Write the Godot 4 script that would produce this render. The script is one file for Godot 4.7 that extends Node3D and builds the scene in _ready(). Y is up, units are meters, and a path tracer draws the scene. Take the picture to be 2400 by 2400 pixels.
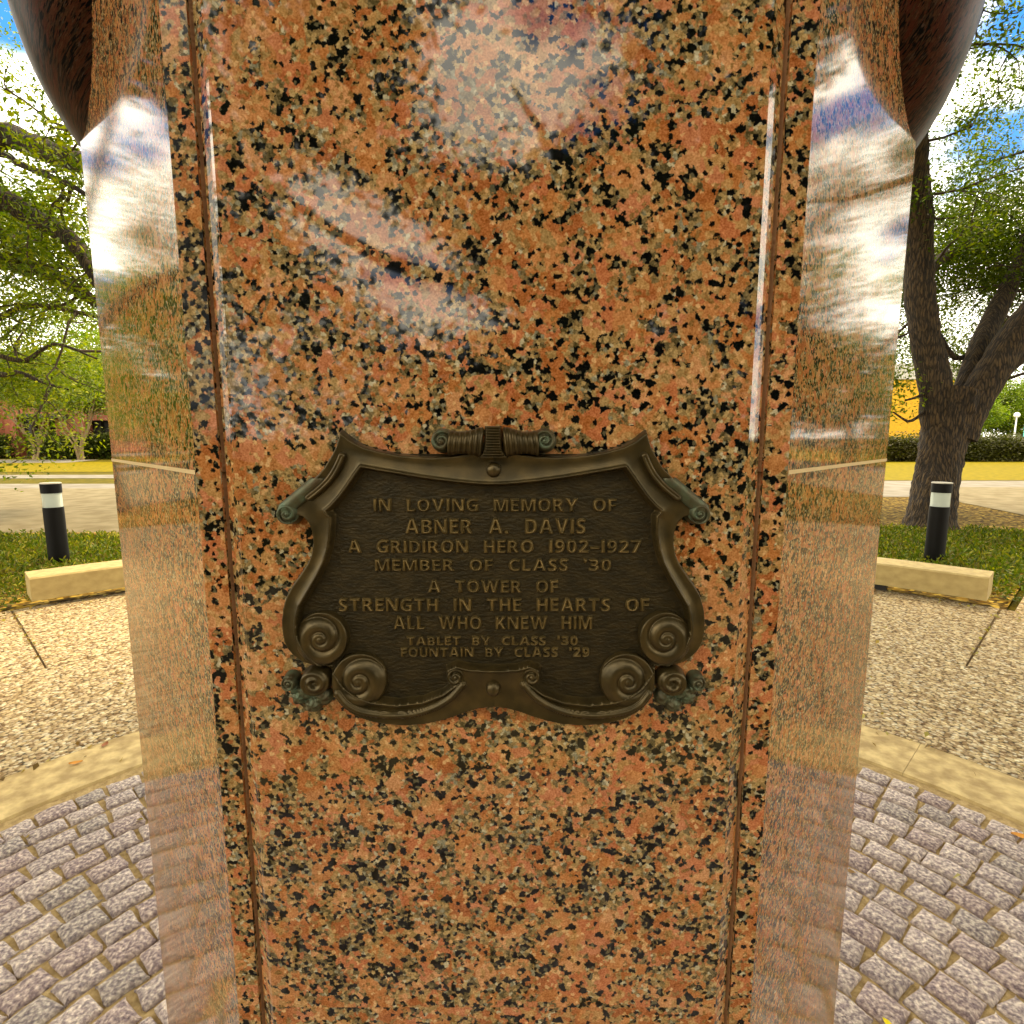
extends Node3D

# ---------------------------------------------------------------- measures
const C := Vector3(-0.0095, 0.0, -0.538)      # middle of the fountain shaft, on the ground
const WF := 0.139                              # half width of the front face
const DF := 0.284                              # apothem of the front face (C.z + DF = front)
const WS := 0.2865                             # half width between the two side faces
const PF := 0.289                              # the polished panel stands 5 mm proud of the front
const JY := 1.284                              # height of the bed joint in the shaft

var rng := RandomNumberGenerator.new()
var M := {}
var taken := {}
var ZT := Basis.from_euler(Vector3(-deg_to_rad(7.8), 0, 0))

# ---------------------------------------------------------------- naming
func numbered(called: String) -> String:
	var k: int = taken.get(called, -1) + 1
	taken[called] = k
	return called if k == 0 else "%s_%03d" % [called, k]

func tag(o: Node, label: String, category: String, group := ""):
	o.set_meta("label", label)
	o.set_meta("category", category)
	if group != "":
		o.set_meta("group", group)
	return o

func thing(called: String, label: String, category: String, at := Vector3.ZERO, turn := 0.0, group := "") -> Node3D:
	var o := Node3D.new()
	o.name = numbered(called)
	o.position = at
	o.rotation.y = turn
	add_child(o)
	tag(o, label, category, group)
	return o

func part(called: String, mesh: Mesh, material: Material, parent: Node, at := Vector3.ZERO, turn := 0.0) -> MeshInstance3D:
	var o := MeshInstance3D.new()
	o.mesh = mesh
	o.material_override = material
	if parent == self:
		o.name = numbered(called)
	else:
		o.name = called
	o.position = at
	o.rotation.y = turn
	parent.add_child(o, true)
	return o

func struct(called: String, mesh: Mesh, material: Material) -> MeshInstance3D:
	var o := part(called, mesh, material, self)
	o.set_meta("kind", "structure")
	return o

# ---------------------------------------------------------------- shapes
func new_st() -> SurfaceTool:
	var st := SurfaceTool.new()
	st.begin(Mesh.PRIMITIVE_TRIANGLES)
	return st

func quad(st: SurfaceTool, a: Vector3, b: Vector3, c: Vector3, d: Vector3, uv := []):
	# a b c d clockwise as seen from the front
	var n := (c - a).cross(b - a)
	if n.length() < 1e-12:
		n = (d - a).cross(c - a)
	n = n.normalized()
	var v := [a, b, c, a, c, d]
	var k := [0, 1, 2, 0, 2, 3]
	for i in 6:
		st.set_normal(n)
		if uv.size() == 4:
			st.set_uv(uv[k[i]])
		st.add_vertex(v[i])

func box(st: SurfaceTool, lo: Vector3, hi: Vector3, ch := 0.0, x := Transform3D()):
	# a box with chamfered edges
	var c := (lo + hi) * 0.5
	var h := (hi - lo) * 0.5
	var add := func(pts: Array):
		var n: Vector3 = (pts[2] - pts[0]).cross(pts[1] - pts[0])
		var mid := Vector3.ZERO
		for p in pts:
			mid += p
		if n.dot(mid / pts.size()) < 0:
			pts.reverse()
		var q := []
		for p in pts:
			q.append(x * (c + p))
		if q.size() == 4:
			quad(st, q[0], q[1], q[2], q[3])
		else:
			var nn: Vector3 = (q[2] - q[0]).cross(q[1] - q[0]).normalized()
			for p in q:
				st.set_normal(nn)
				st.add_vertex(p)
	var axes := [Vector3.RIGHT, Vector3.UP, Vector3.BACK]
	for i in 3:
		var u: Vector3 = axes[(i + 1) % 3]
		var w: Vector3 = axes[(i + 2) % 3]
		for s in [-1.0, 1.0]:
			var f: Vector3 = axes[i] * h[i] * s
			var hu := u * (h[(i + 1) % 3] - ch)
			var hw := w * (h[(i + 2) % 3] - ch)
			add.call([f - hu - hw, f + hu - hw, f + hu + hw, f - hu + hw])
	if ch > 0.0:
		for i in 3:
			var a: Vector3 = axes[i] * (h[i] - ch)
			var u: Vector3 = axes[(i + 1) % 3]
			var w: Vector3 = axes[(i + 2) % 3]
			var hu: float = h[(i + 1) % 3]
			var hw: float = h[(i + 2) % 3]
			for s in [-1.0, 1.0]:
				for t in [-1.0, 1.0]:
					var e1: Vector3 = u * hu * s + w * (hw - ch) * t
					var e2: Vector3 = u * (hu - ch) * s + w * hw * t
					add.call([e1 - a, e1 + a, e2 + a, e2 - a])
		for sx in [-1.0, 1.0]:
			for sy in [-1.0, 1.0]:
				for sz in [-1.0, 1.0]:
					add.call([Vector3(h.x * sx, (h.y - ch) * sy, (h.z - ch) * sz), Vector3((h.x - ch) * sx, h.y * sy, (h.z - ch) * sz), Vector3((h.x - ch) * sx, (h.y - ch) * sy, h.z * sz)])

func box_mesh(lo: Vector3, hi: Vector3, ch := 0.0) -> ArrayMesh:
	var st := new_st()
	box(st, lo, hi, ch)
	return st.commit()

func grid_mesh(st: SurfaceTool, rows: Array, closed := false, uv_rows := []):
	# rows of points joined into a smooth sheet; clockwise when rows go up and columns go round to the left
	var n: int = rows[0].size()
	var base := 0
	for r in rows.size():
		for k in n:
			if uv_rows.size():
				st.set_uv(uv_rows[r][k])
			st.add_vertex(rows[r][k])
	for r in rows.size() - 1:
		for k in (n if closed else n - 1):
			var a := base + r * n + k
			var b := base + r * n + (k + 1) % n
			for i in [a, a + n, b, b, a + n, b + n]:
				st.add_index(i)

func tube(pts: Array, radii: Array, sides := 8, rough := 0.0, noise: FastNoiseLite = null) -> ArrayMesh:
	var st := new_st()
	add_tube(st, pts, radii, sides, rough, noise, 0)
	st.generate_normals()
	return st.commit()

func add_tube(st: SurfaceTool, pts: Array, radii: Array, sides: int, rough: float, noise: FastNoiseLite, base: int) -> int:
	var side := Vector3.RIGHT
	var n := pts.size()
	var along := 0.0
	for i in n:
		var d: Vector3 = (pts[min(i + 1, n - 1)] - pts[max(i - 1, 0)]).normalized()
		side = (side - d * side.dot(d))
		if side.length() < 0.05:
			side = d.cross(Vector3(0.3, 0.5, 0.8))
		side = side.normalized()
		var up := d.cross(side)
		if i > 0:
			along += (pts[i] - pts[i - 1]).length()
		for k in sides:
			var a := TAU * k / sides
			var o := side * cos(a) + up * sin(a)
			var r: float = radii[i] if radii.size() == n else radii[i * (radii.size() - 1) / (n - 1)]
			var p: Vector3 = pts[i] + o * r
			if noise != null:
				var q := p * Vector3(1, 0.45, 1)
				p += o * (r * 0.5 * noise.get_noise_3dv(q * 0.35) + rough * (absf(noise.get_noise_3dv(q * 5.0)) - 0.3))
			st.set_uv(Vector2(float(k) / sides, along))
			st.add_vertex(p)
	for i in n - 1:
		for k in sides:
			var a := base + i * sides + k
			var b := base + i * sides + (k + 1) % sides
			for j in [a, b, a + sides, b, b + sides, a + sides]:
				st.add_index(j)
	return base + n * sides

func smooth_line(pts: Array, step: float) -> Array:
	var c := Curve3D.new()
	for i in pts.size():
		var t: Vector3 = (pts[min(i + 1, pts.size() - 1)] - pts[max(i - 1, 0)]) * 0.17
		c.add_point(pts[i], -t, t)
	var out := []
	var n := maxi(2, int(c.get_baked_length() / step))
	for i in n + 1:
		out.append(c.sample_baked(c.get_baked_length() * i / n))
	return out

func taper(n: int, r0: float, r1: float) -> Array:
	var out := []
	for i in n:
		out.append(lerpf(r0, r1, float(i) / max(1, n - 1)))
	return out

func lathe(profile: Array, sides: int) -> ArrayMesh:
	# profile of (radius, height) from the bottom up
	var st := new_st()
	for i in profile.size() - 1:
		var p: Vector2 = profile[i]
		var q: Vector2 = profile[i + 1]
		for k in sides:
			var a := TAU * k / sides
			var b := TAU * (k + 1) / sides
			var A := Vector3(cos(a) * p.x, p.y, sin(a) * p.x)
			var B := Vector3(cos(b) * p.x, p.y, sin(b) * p.x)
			var A2 := Vector3(cos(a) * q.x, q.y, sin(a) * q.x)
			var B2 := Vector3(cos(b) * q.x, q.y, sin(b) * q.x)
			var sl := Vector2(q.y - p.y, p.x - q.x).normalized()
			var na := Vector3(cos(a) * sl.x, sl.y, sin(a) * sl.x)
			var nb := Vector3(cos(b) * sl.x, sl.y, sin(b) * sl.x)
			for v in [[A, na], [B, nb], [B2, nb], [A, na], [B2, nb], [A2, na]]:
				st.set_normal(v[1])
				st.set_uv(Vector2(0, 0))
				st.add_vertex(v[0])
	return st.commit()

func polar(r: float, az: float, y: float) -> Vector3:
	# a point on the plaza: az in degrees to the right of straight ahead
	return Vector3(C.x + r * sin(deg_to_rad(az)), y, C.z - r * cos(deg_to_rad(az)))

func arc_block(r0: float, r1: float, a0: float, a1: float, y0: float, y1: float, ch: float, seg: int) -> ArrayMesh:
	# a curved block on the plaza, its upper edges chamfered
	var st := new_st()
	var prof := [Vector2(r0, y0), Vector2(r0, y1 - ch), Vector2(r0 + ch, y1), Vector2(r1 - ch, y1), Vector2(r1, y1 - ch), Vector2(r1, y0)]
	for k in seg:
		var a := lerpf(a0, a1, float(k) / seg)
		var b := lerpf(a0, a1, float(k + 1) / seg)
		for i in prof.size() - 1:
			var p: Vector2 = prof[i]
			var q: Vector2 = prof[i + 1]
			quad(st, polar(p.x, a, p.y), polar(q.x, a, q.y), polar(q.x, b, q.y), polar(p.x, b, p.y))
	for e in [a0, a1]:
		var pts := []
		for p in prof:
			pts.append(polar(p.x, e, p.y))
		if e == a0:
			pts.reverse()
		quad(st, pts[0], pts[1], pts[4], pts[5])
		quad(st, pts[1], pts[2], pts[3], pts[4])
	return st.commit()

func sheet(pts: Array, y: float) -> ArrayMesh:
	# a flat piece of ground, from points (x, z)
	var st := new_st()
	var poly := PackedVector2Array()
	for p in pts:
		poly.append(p)
	var idx := Geometry2D.triangulate_polygon(poly)
	for i in range(0, idx.size(), 3):
		var t := [idx[i], idx[i + 1], idx[i + 2]]
		var A: Vector2 = poly[t[0]]
		var B: Vector2 = poly[t[1]]
		var D: Vector2 = poly[t[2]]
		if (B - A).cross(D - A) < 0:
			t = [t[0], t[2], t[1]]
		for k in t:
			st.set_normal(Vector3.UP)
			st.add_vertex(Vector3(poly[k].x, y, poly[k].y))
	return st.commit()

# ---------------------------------------------------------------- textures
func noise_img(size: int, freq: float, kind: int, seed_: int, warp := 0.0, ret := 0, octaves := 1) -> PackedByteArray:
	var f := FastNoiseLite.new()
	f.seed = seed_
	f.noise_type = kind
	f.frequency = freq
	f.cellular_return_type = ret
	f.cellular_jitter = 1.0
	f.fractal_type = FastNoiseLite.FRACTAL_FBM if octaves > 1 else FastNoiseLite.FRACTAL_NONE
	f.fractal_octaves = octaves
	if warp > 0.0:
		f.domain_warp_enabled = true
		f.domain_warp_type = FastNoiseLite.DOMAIN_WARP_SIMPLEX
		f.domain_warp_amplitude = warp
		f.domain_warp_frequency = freq * 1.6
		f.domain_warp_fractal_octaves = 3
	return f.get_seamless_image(size, size, false, false, 0.08).get_data() if false else f.get_image(size, size, false, false, true).get_data()

func tex(size: int, data: PackedByteArray) -> ImageTexture:
	return ImageTexture.create_from_image(Image.create_from_data(size, size, false, Image.FORMAT_RGB8, data))

func grey(size: int, data: PackedByteArray) -> Image:
	return Image.create_from_data(size, size, false, Image.FORMAT_L8, data)

func granite_texture(n: int) -> ImageTexture:
	# coarse pink granite: feldspar crystals, smoky quartz, clusters of black mica; the picture covers 0.5 m
	var u := 1024.0 / n
	var cell := FastNoiseLite.TYPE_CELLULAR
	var simp := FastNoiseLite.TYPE_SIMPLEX_SMOOTH
	var big := noise_img(n, u / 19.0, cell, 11, 7.0 / u, FastNoiseLite.RETURN_CELL_VALUE)
	var mid := noise_img(n, u / 6.8, cell, 23, 4.0 / u, FastNoiseLite.RETURN_CELL_VALUE)
	var tiny := noise_img(n, u / 3.5, cell, 31, 2.5 / u, FastNoiseLite.RETURN_CELL_VALUE)
	var clus := noise_img(n, u / 34.0, simp, 41, 0.0, 0, 3)
	var tone := noise_img(n, u / 14.0, simp, 53, 0.0, 0, 4)
	var grain := noise_img(n, u / 2.6, simp, 61, 0.0, 0, 2)
	var seam := noise_img(n, u / 3.5, cell, 31, 2.5 / u, FastNoiseLite.RETURN_DISTANCE2_SUB)
	var streak := noise_img(n, u / 5.0, simp, 67, 9.0 / u, 0, 3)
	var out := PackedByteArray()
	out.resize(n * n * 3)
	var feld := [Vector3(167, 107, 57), Vector3(176, 118, 70), Vector3(157, 95, 50), Vector3(171, 103, 63), Vector3(182, 129, 84), Vector3(152, 90, 48), Vector3(174, 110, 73), Vector3(165, 110, 63)]
	var o := 0
	for i in n * n:
		var b: int = big[i]
		var m: int = mid[i]
		var t: int = tiny[i]
		var c: int = clus[i]
		var col: Vector3
		var k := float(tone[i] - 128) * 0.12 + float(grain[i] - 128) * 0.24 + float(streak[i] - 128) * 0.14 - maxf(0.0, 16.0 - float(seam[i])) * 1.5
		if b * 0.58 + m * 0.42 + (c - 128) * 0.2 > 122.0:
			col = feld[(b * 7 + 3) & 7]
			if m < 60:
				col = Vector3(168, 126, 76)
			elif m > 236:
				col = Vector3(150, 120, 74)
			if t < 11 + (10 if m < 90 else 0):
				col = Vector3(22, 17, 12)
				k *= 0.4
			elif t < 36:
				col = Vector3(132, 98, 54)
			elif t > 238:
				col = Vector3(192, 150, 100)
		else:
			if m < 24:
				col = Vector3(12, 12, 10) if t < 216 else Vector3(84, 78, 56)
				k *= 0.3
			elif t < 50:
				col = Vector3(13, 12, 10)
				k *= 0.4
			elif t < 84:
				col = Vector3(84, 72, 44)
			elif t < 126:
				col = Vector3(130, 106, 66)
			elif t < 168:
				col = Vector3(162, 134, 86)
			elif t < 196:
				col = Vector3(172, 160, 128) if m < 90 else Vector3(124, 118, 94)
			elif t < 222:
				col = Vector3(106, 90, 58)
			else:
				col = feld[(t * 5 + b) & 7] * 0.96
		out[o] = clampi(int(col.x + k), 4, 250)
		out[o + 1] = clampi(int(col.y + k * 0.9), 4, 250)
		out[o + 2] = clampi(int(col.z + k * 0.8), 4, 250)
		o += 3
	return tex(n, out)

func speckle_texture(n: int, freq: float, seed_: int, cols: Array, spread: float, soft := 0.0) -> ImageTexture:
	# cells of a few colours with a little noise: pebbles, sett granite, leaf litter
	var c := noise_img(n, freq, FastNoiseLite.TYPE_CELLULAR, seed_, 0.25 / freq, FastNoiseLite.RETURN_CELL_VALUE)
	var e := noise_img(n, freq, FastNoiseLite.TYPE_CELLULAR, seed_, 0.25 / freq, FastNoiseLite.RETURN_DISTANCE)
	var g := noise_img(n, freq * 0.22, FastNoiseLite.TYPE_SIMPLEX_SMOOTH, seed_ + 5, 0.0, 0, 4)
	var out := PackedByteArray()
	out.resize(n * n * 3)
	var o := 0
	for i in n * n:
		var col: Vector3 = cols[(c[i] * 13) % cols.size()]
		var k := float(g[i] - 128) * spread
		var f := 1.0 - soft * maxf(0.0, float(e[i]) - 110.0) / 145.0
		out[o] = clampi(int((col.x + k) * f), 2, 252)
		out[o + 1] = clampi(int((col.y + k) * f), 2, 252)
		out[o + 2] = clampi(int((col.z + k * 0.8) * f), 2, 252)
		o += 3
	return tex(n, out)

func cloth_texture(n: int, freq: float, seed_: int, a: Color, b: Color, octaves := 5, warp := 0.0) -> ImageTexture:
	# soft mottling between two colours
	var g := noise_img(n, freq, FastNoiseLite.TYPE_SIMPLEX_SMOOTH, seed_, warp, 0, octaves)
	var out := PackedByteArray()
	out.resize(n * n * 3)
	var o := 0
	for i in n * n:
		var t := clampf((float(g[i]) / 255.0 - 0.5) * 1.5 + 0.5, 0, 1)
		var c := a.lerp(b, t)
		out[o] = int(c.r * 255)
		out[o + 1] = int(c.g * 255)
		out[o + 2] = int(c.b * 255)
		o += 3
	return tex(n, out)

func bump(size: int, freq: float, kind: int, seed_: int, ret := 0, octaves := 3, invert := false, warp := 0.0) -> ImageTexture:
	var d := noise_img(size, freq, kind, seed_, warp, ret, octaves)
	if invert:
		for i in d.size():
			d[i] = 255 - d[i]
	return ImageTexture.create_from_image(grey(size, d))

func mat(color: Color, rough := 0.8, metal := 0.0) -> StandardMaterial3D:
	var m := StandardMaterial3D.new()
	m.albedo_color = color
	m.roughness = rough
	m.metallic = metal
	return m

func tri(m: StandardMaterial3D, metres: float, world := true):
	m.uv1_triplanar = true
	m.uv1_world_triplanar = world
	m.uv1_triplanar_sharpness = 6.0
	m.uv1_scale = Vector3.ONE / metres
	return m

func relief_map(m: StandardMaterial3D, t: Texture2D, cm: float):
	m.heightmap_enabled = true
	m.heightmap_texture = t
	m.heightmap_scale = cm
	return m

func leaf_mat(rough := 0.45, back := 0.5) -> StandardMaterial3D:
	var m := mat(Color.WHITE, rough)
	m.vertex_color_use_as_albedo = true
	m.cull_mode = BaseMaterial3D.CULL_DISABLED
	m.backlight_enabled = true
	m.backlight = Color(back * 0.9, back, back * 0.25)
	return m

func make_materials():
	var g := granite_texture(1280)
	var p := mat(Color.WHITE, 0.035)
	p.albedo_texture = g
	p.metallic_specular = 0.5
	M.polished = p
	var sh := p.duplicate()
	sh.roughness = 0.06
	sh.metallic_specular = 0.33
	M.shaft = sh
	var shaded_basin := p.duplicate()
	shaded_basin.albedo_color = Color(0.42, 0.36, 0.38)  # tinted darker than the pillar: the underside's shade is put into the colour
	shaded_basin.roughness = 0.4
	shaded_basin.metallic_specular = 0.2
	M.basin = shaded_basin
	var gr := mat(Color(0.72, 0.66, 0.6), 0.6)
	gr.albedo_texture = g
	M.honed = gr
	var caulk := mat(Color8(140, 98, 60), 0.85)
	tri(caulk, 0.03)
	relief_map(caulk, bump(256, 0.045, FastNoiseLite.TYPE_CELLULAR, 5, FastNoiseLite.RETURN_DISTANCE2_SUB, 1), 0.06)
	M.caulk = caulk
	M.mortar = mat(Color8(206, 178, 128), 0.8)
	# bronze
	var hammer := bump(512, 0.035, FastNoiseLite.TYPE_SIMPLEX_SMOOTH, 71, 0, 4)
	var br := mat(Color.WHITE, 0.33, 0.62)
	br.albedo_texture = cloth_texture(512, 0.012, 72, Color8(84, 69, 38), Color8(62, 52, 28), 5)
	tri(br, 0.09, false)
	M.bronze = br
	var fb := br.duplicate()
	fb.roughness = 0.52
	fb.albedo_color = Color(0.72, 0.72, 0.66)
	relief_map(fb, hammer, 0.035)
	fb.uv1_scale = Vector3(14, 30, 14)
	M.bronze_field = fb
	var pt := br.duplicate()
	pt.albedo_texture = cloth_texture(512, 0.02, 74, Color8(76, 62, 38), Color8(84, 98, 76), 5)
	pt.roughness = 0.45
	pt.metallic = 0.6
	M.patina = pt
	var lt := br.duplicate()
	lt.albedo_texture = cloth_texture(512, 0.02, 76, Color8(128, 106, 62), Color8(88, 74, 42), 5)
	lt.roughness = 0.3
	M.bronze_letter = lt
	# paving
	var setts := []
	var sc := [[Vector3(160, 143, 135), Vector3(149, 133, 126), Vector3(139, 123, 117), Vector3(167, 148, 140), Vector3(155, 138, 130)],
		[Vector3(175, 157, 147), Vector3(164, 147, 138), Vector3(151, 136, 127), Vector3(180, 161, 151), Vector3(168, 150, 142)],
		[Vector3(145, 131, 123), Vector3(136, 122, 114), Vector3(127, 115, 107), Vector3(152, 137, 128), Vector3(141, 126, 118)],
		[Vector3(161, 140, 132), Vector3(152, 131, 124), Vector3(142, 123, 116), Vector3(166, 145, 137), Vector3(154, 134, 126)]]
	var sb := bump(512, 0.03, FastNoiseLite.TYPE_SIMPLEX_SMOOTH, 91, 0, 5)
	for i in 4:
		var s := mat(Color.WHITE, 0.62)
		s.albedo_texture = speckle_texture(512, 0.085, 80 + i, sc[i], 0.6)
		tri(s, 0.15)
		relief_map(s, sb, 0.22)
		setts.append(s)
	M.setts = setts
	var grout := mat(Color.WHITE, 0.95)
	grout.albedo_texture = cloth_texture(512, 0.03, 101, Color8(186, 160, 112), Color8(150, 126, 86), 6)
	grout.metallic_specular = 0.15
	tri(grout, 0.5)
	relief_map(grout, bump(512, 0.09, FastNoiseLite.TYPE_SIMPLEX_SMOOTH, 102, 0, 4), 0.25)
	M.grout = grout
	var kerb := mat(Color.WHITE, 0.8)
	kerb.albedo_texture = cloth_texture(1024, 0.012, 105, Color8(206, 180, 122), Color8(156, 130, 80), 6, 6.0)
	tri(kerb, 1.1)
	relief_map(kerb, bump(512, 0.06, FastNoiseLite.TYPE_SIMPLEX_SMOOTH, 106, 0, 5), 0.2)
	M.kerb = kerb
	var ag := mat(Color.WHITE, 0.75)
	ag.albedo_texture = speckle_texture(1024, 0.078, 111, [Vector3(190, 170, 132), Vector3(178, 156, 114), Vector3(200, 187, 157), Vector3(157, 132, 93), Vector3(186, 163, 122), Vector3(134, 110, 78), Vector3(192, 171, 134), Vector3(163, 140, 106)], 0.3, 0.85)
	ag.metallic_specular = 0.15
	tri(ag, 1.15)
	relief_map(ag, bump(1024, 0.078, FastNoiseLite.TYPE_CELLULAR, 111, FastNoiseLite.RETURN_DISTANCE, 1, true, 0.25 / 0.078), 0.7)
	M.aggregate = ag
	M.joint = mat(Color8(108, 87, 55), 0.95)
	var co := mat(Color.WHITE, 0.8)
	co.albedo_texture = cloth_texture(512, 0.02, 115, Color8(184, 162, 106), Color8(160, 138, 86), 6)
	tri(co, 0.8)
	relief_map(co, bump(512, 0.12, FastNoiseLite.TYPE_SIMPLEX_SMOOTH, 116, 0, 4), 0.06)
	M.bench = co
	var path := mat(Color.WHITE, 0.85)
	path.albedo_texture = cloth_texture(1024, 0.01, 121, Color8(116, 106, 82), Color8(98, 87, 63), 7)
	path.metallic_specular = 0.15
	tri(path, 5.0)
	M.path = path
	var road := mat(Color.WHITE, 0.85)
	road.albedo_texture = cloth_texture(512, 0.015, 125, Color8(122, 116, 104), Color8(104, 97, 84), 6)
	road.metallic_specular = 0.15
	tri(road, 6.0)
	M.road = road
	var soil := mat(Color.WHITE, 0.95)
	soil.albedo_texture = speckle_texture(512, 0.06, 131, [Vector3(120, 94, 40), Vector3(92, 72, 30), Vector3(150, 120, 50), Vector3(70, 54, 22), Vector3(170, 140, 56)], 0.35, 0.4)
	soil.metallic_specular = 0.15
	tri(soil, 1.2)
	M.soil = soil
	var mulch := soil.duplicate()
	mulch.albedo_color = Color(0.72, 0.72, 0.72)
	M.mulch = mulch
	var lawn := mat(Color.WHITE, 0.9)
	lawn.albedo_texture = cloth_texture(1024, 0.03, 141, Color8(120, 102, 4), Color8(88, 80, 4), 7)
	lawn.metallic_specular = 0.15
	tri(lawn, 9.0)
	M.lawn = lawn
	var lawn2 := mat(Color.WHITE, 0.9)
	lawn2.albedo_texture = cloth_texture(512, 0.03, 145, Color8(90, 78, 14), Color8(62, 58, 8), 7)
	lawn2.metallic_specular = 0.15
	tri(lawn2, 6.0)
	M.verge = lawn2
	# wood and leaves
	var bark := mat(Color.WHITE, 0.9)
	var bn := noise_img(512, 0.034, FastNoiseLite.TYPE_CELLULAR, 152, 26.0, FastNoiseLite.RETURN_DISTANCE2_SUB)
	var bg := noise_img(512, 0.02, FastNoiseLite.TYPE_SIMPLEX_SMOOTH, 153, 0.0, 0, 6)
	var bt := PackedByteArray()
	bt.resize(512 * 512 * 3)
	for i in 512 * 512:
		var f := clampf(bn[i] / 90.0, 0.0, 1.0)
		var k := 0.75 + bg[i] / 510.0
		bt[i * 3] = int(lerpf(20, 88, f) * k)
		bt[i * 3 + 1] = int(lerpf(14, 69, f) * k)
		bt[i * 3 + 2] = int(lerpf(8, 42, f) * k)
	bark.albedo_texture = tex(512, bt)
	tri(bark, 0.5, false)
	bark.uv1_scale = Vector3(2.1, 0.36, 2.1)
	relief_map(bark, ImageTexture.create_from_image(grey(512, bn)), 3.0)
	M.bark = bark
	M.twig = mat(Color8(66, 52, 34), 0.9)
	M.pale_bark = mat(Color8(122, 102, 68), 0.85)
	M.leaf = leaf_mat(0.5, 0.9)
	M.leaf.metallic_specular = 0.3
	M.brick_red = brick_mat(Color8(168, 104, 76), Color8(146, 86, 60), 161)
	M.brick_tan = brick_mat(Color8(200, 154, 24), Color8(188, 138, 18), 163)
	M.dark = mat(Color8(30, 24, 18), 0.6)
	M.black = mat(Color8(19, 18, 17), 0.5)
	M.black.metallic_specular = 0.25
	M.trim = mat(Color8(178, 172, 158), 0.7)
	var lens := mat(Color8(206, 214, 200), 0.3)
	M.lens = lens
	M.louvre = mat(Color8(228, 228, 214), 0.5)
	M.white = mat(Color8(232, 230, 222), 0.5)
	M.teal = mat(Color8(96, 196, 196), 0.5)
	M.petal = mat(Color8(248, 226, 20), 0.6)
	M.litter = mat(Color8(206, 140, 40), 0.7)
	M.litter_brown = mat(Color8(150, 92, 52), 0.8)

func brick_mat(a: Color, b: Color, seed_: int) -> StandardMaterial3D:
	var m := mat(Color.WHITE, 0.9)
	m.albedo_texture = cloth_texture(256, 0.05, seed_, a, b, 5)
	tri(m, 3.0)
	return m

# ---------------------------------------------------------------- sky
func make_sky() -> PanoramaSkyMaterial:
	var w := 1024
	var h := 512
	var f := FastNoiseLite.new()
	f.seed = 314
	f.noise_type = FastNoiseLite.TYPE_SIMPLEX_SMOOTH
	f.frequency = 1.0
	f.fractal_octaves = 6
	f.fractal_gain = 0.55
	var data := PackedFloat32Array()
	data.resize(w * h * 3)
	var o := 0
	for y in h:
		var el := (0.5 - (y + 0.5) / h) * PI
		for x in w:
			var az := (x + 0.5) / w * TAU
			var d := Vector3(sin(az) * cos(el), sin(el), -cos(az) * cos(el))
			var e := maxf(d.y, 0.0)
			var blue := Color(0.03, 0.17, 0.48).lerp(Color(0.3, 0.42, 0.6), pow(1.0 - e, 5.0))
			var p := d / maxf(0.25, d.y + 0.25)
			var n := f.get_noise_3d(p.x * 1.5, d.y * 2.0, p.z * 1.5)
			var c := smoothstep(-0.14, 0.12, n + 0.24)
			var cloud := Color(1.9, 1.77, 1.45).lerp(Color(1.45, 1.36, 1.16), clampf(n * 1.6, 0, 1))
			var s := blue.lerp(cloud, c)
			if d.y < 0.0:
				s = Color(0.5, 0.46, 0.34)
			data[o] = s.r
			data[o + 1] = s.g
			data[o + 2] = s.b
			o += 3
	var sky := PanoramaSkyMaterial.new()
	sky.panorama = ImageTexture.create_from_image(Image.create_from_data(w, h, false, Image.FORMAT_RGBF, data.to_byte_array()))
	return sky

# ---------------------------------------------------------------- the fountain shaft
func face(st: SurfaceTool, a: Vector3, b: Vector3, y0: float, y1: float, u0 := 0.0, fine := 2.0):
	# an upright face from a to b (left to right as seen from outside), textured at true scale
	var w := (b - a).length()
	quad(st, Vector3(a.x, y0, a.z), Vector3(a.x, y1, a.z), Vector3(b.x, y1, b.z), Vector3(b.x, y0, b.z),
		[Vector2(u0, -y0) * fine, Vector2(u0, -y1) * fine, Vector2(u0 + w, -y1) * fine, Vector2(u0 + w, -y0) * fine])

func shaft_ring(grow := 0.0) -> Array:
	# the eight corners of the shaft, clockwise from the front left as seen from above, going to the back by the left
	var w := WF + grow * 0.414
	var f := DF + grow
	var s := WS + grow
	var q := DF - (WS - WF) + grow * 0.414
	return [Vector3(w, 0, f), Vector3(-w, 0, f), Vector3(-s, 0, q), Vector3(-s, 0, -q), Vector3(-w, 0, -f), Vector3(w, 0, -f), Vector3(s, 0, -q), Vector3(s, 0, q)]

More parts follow.
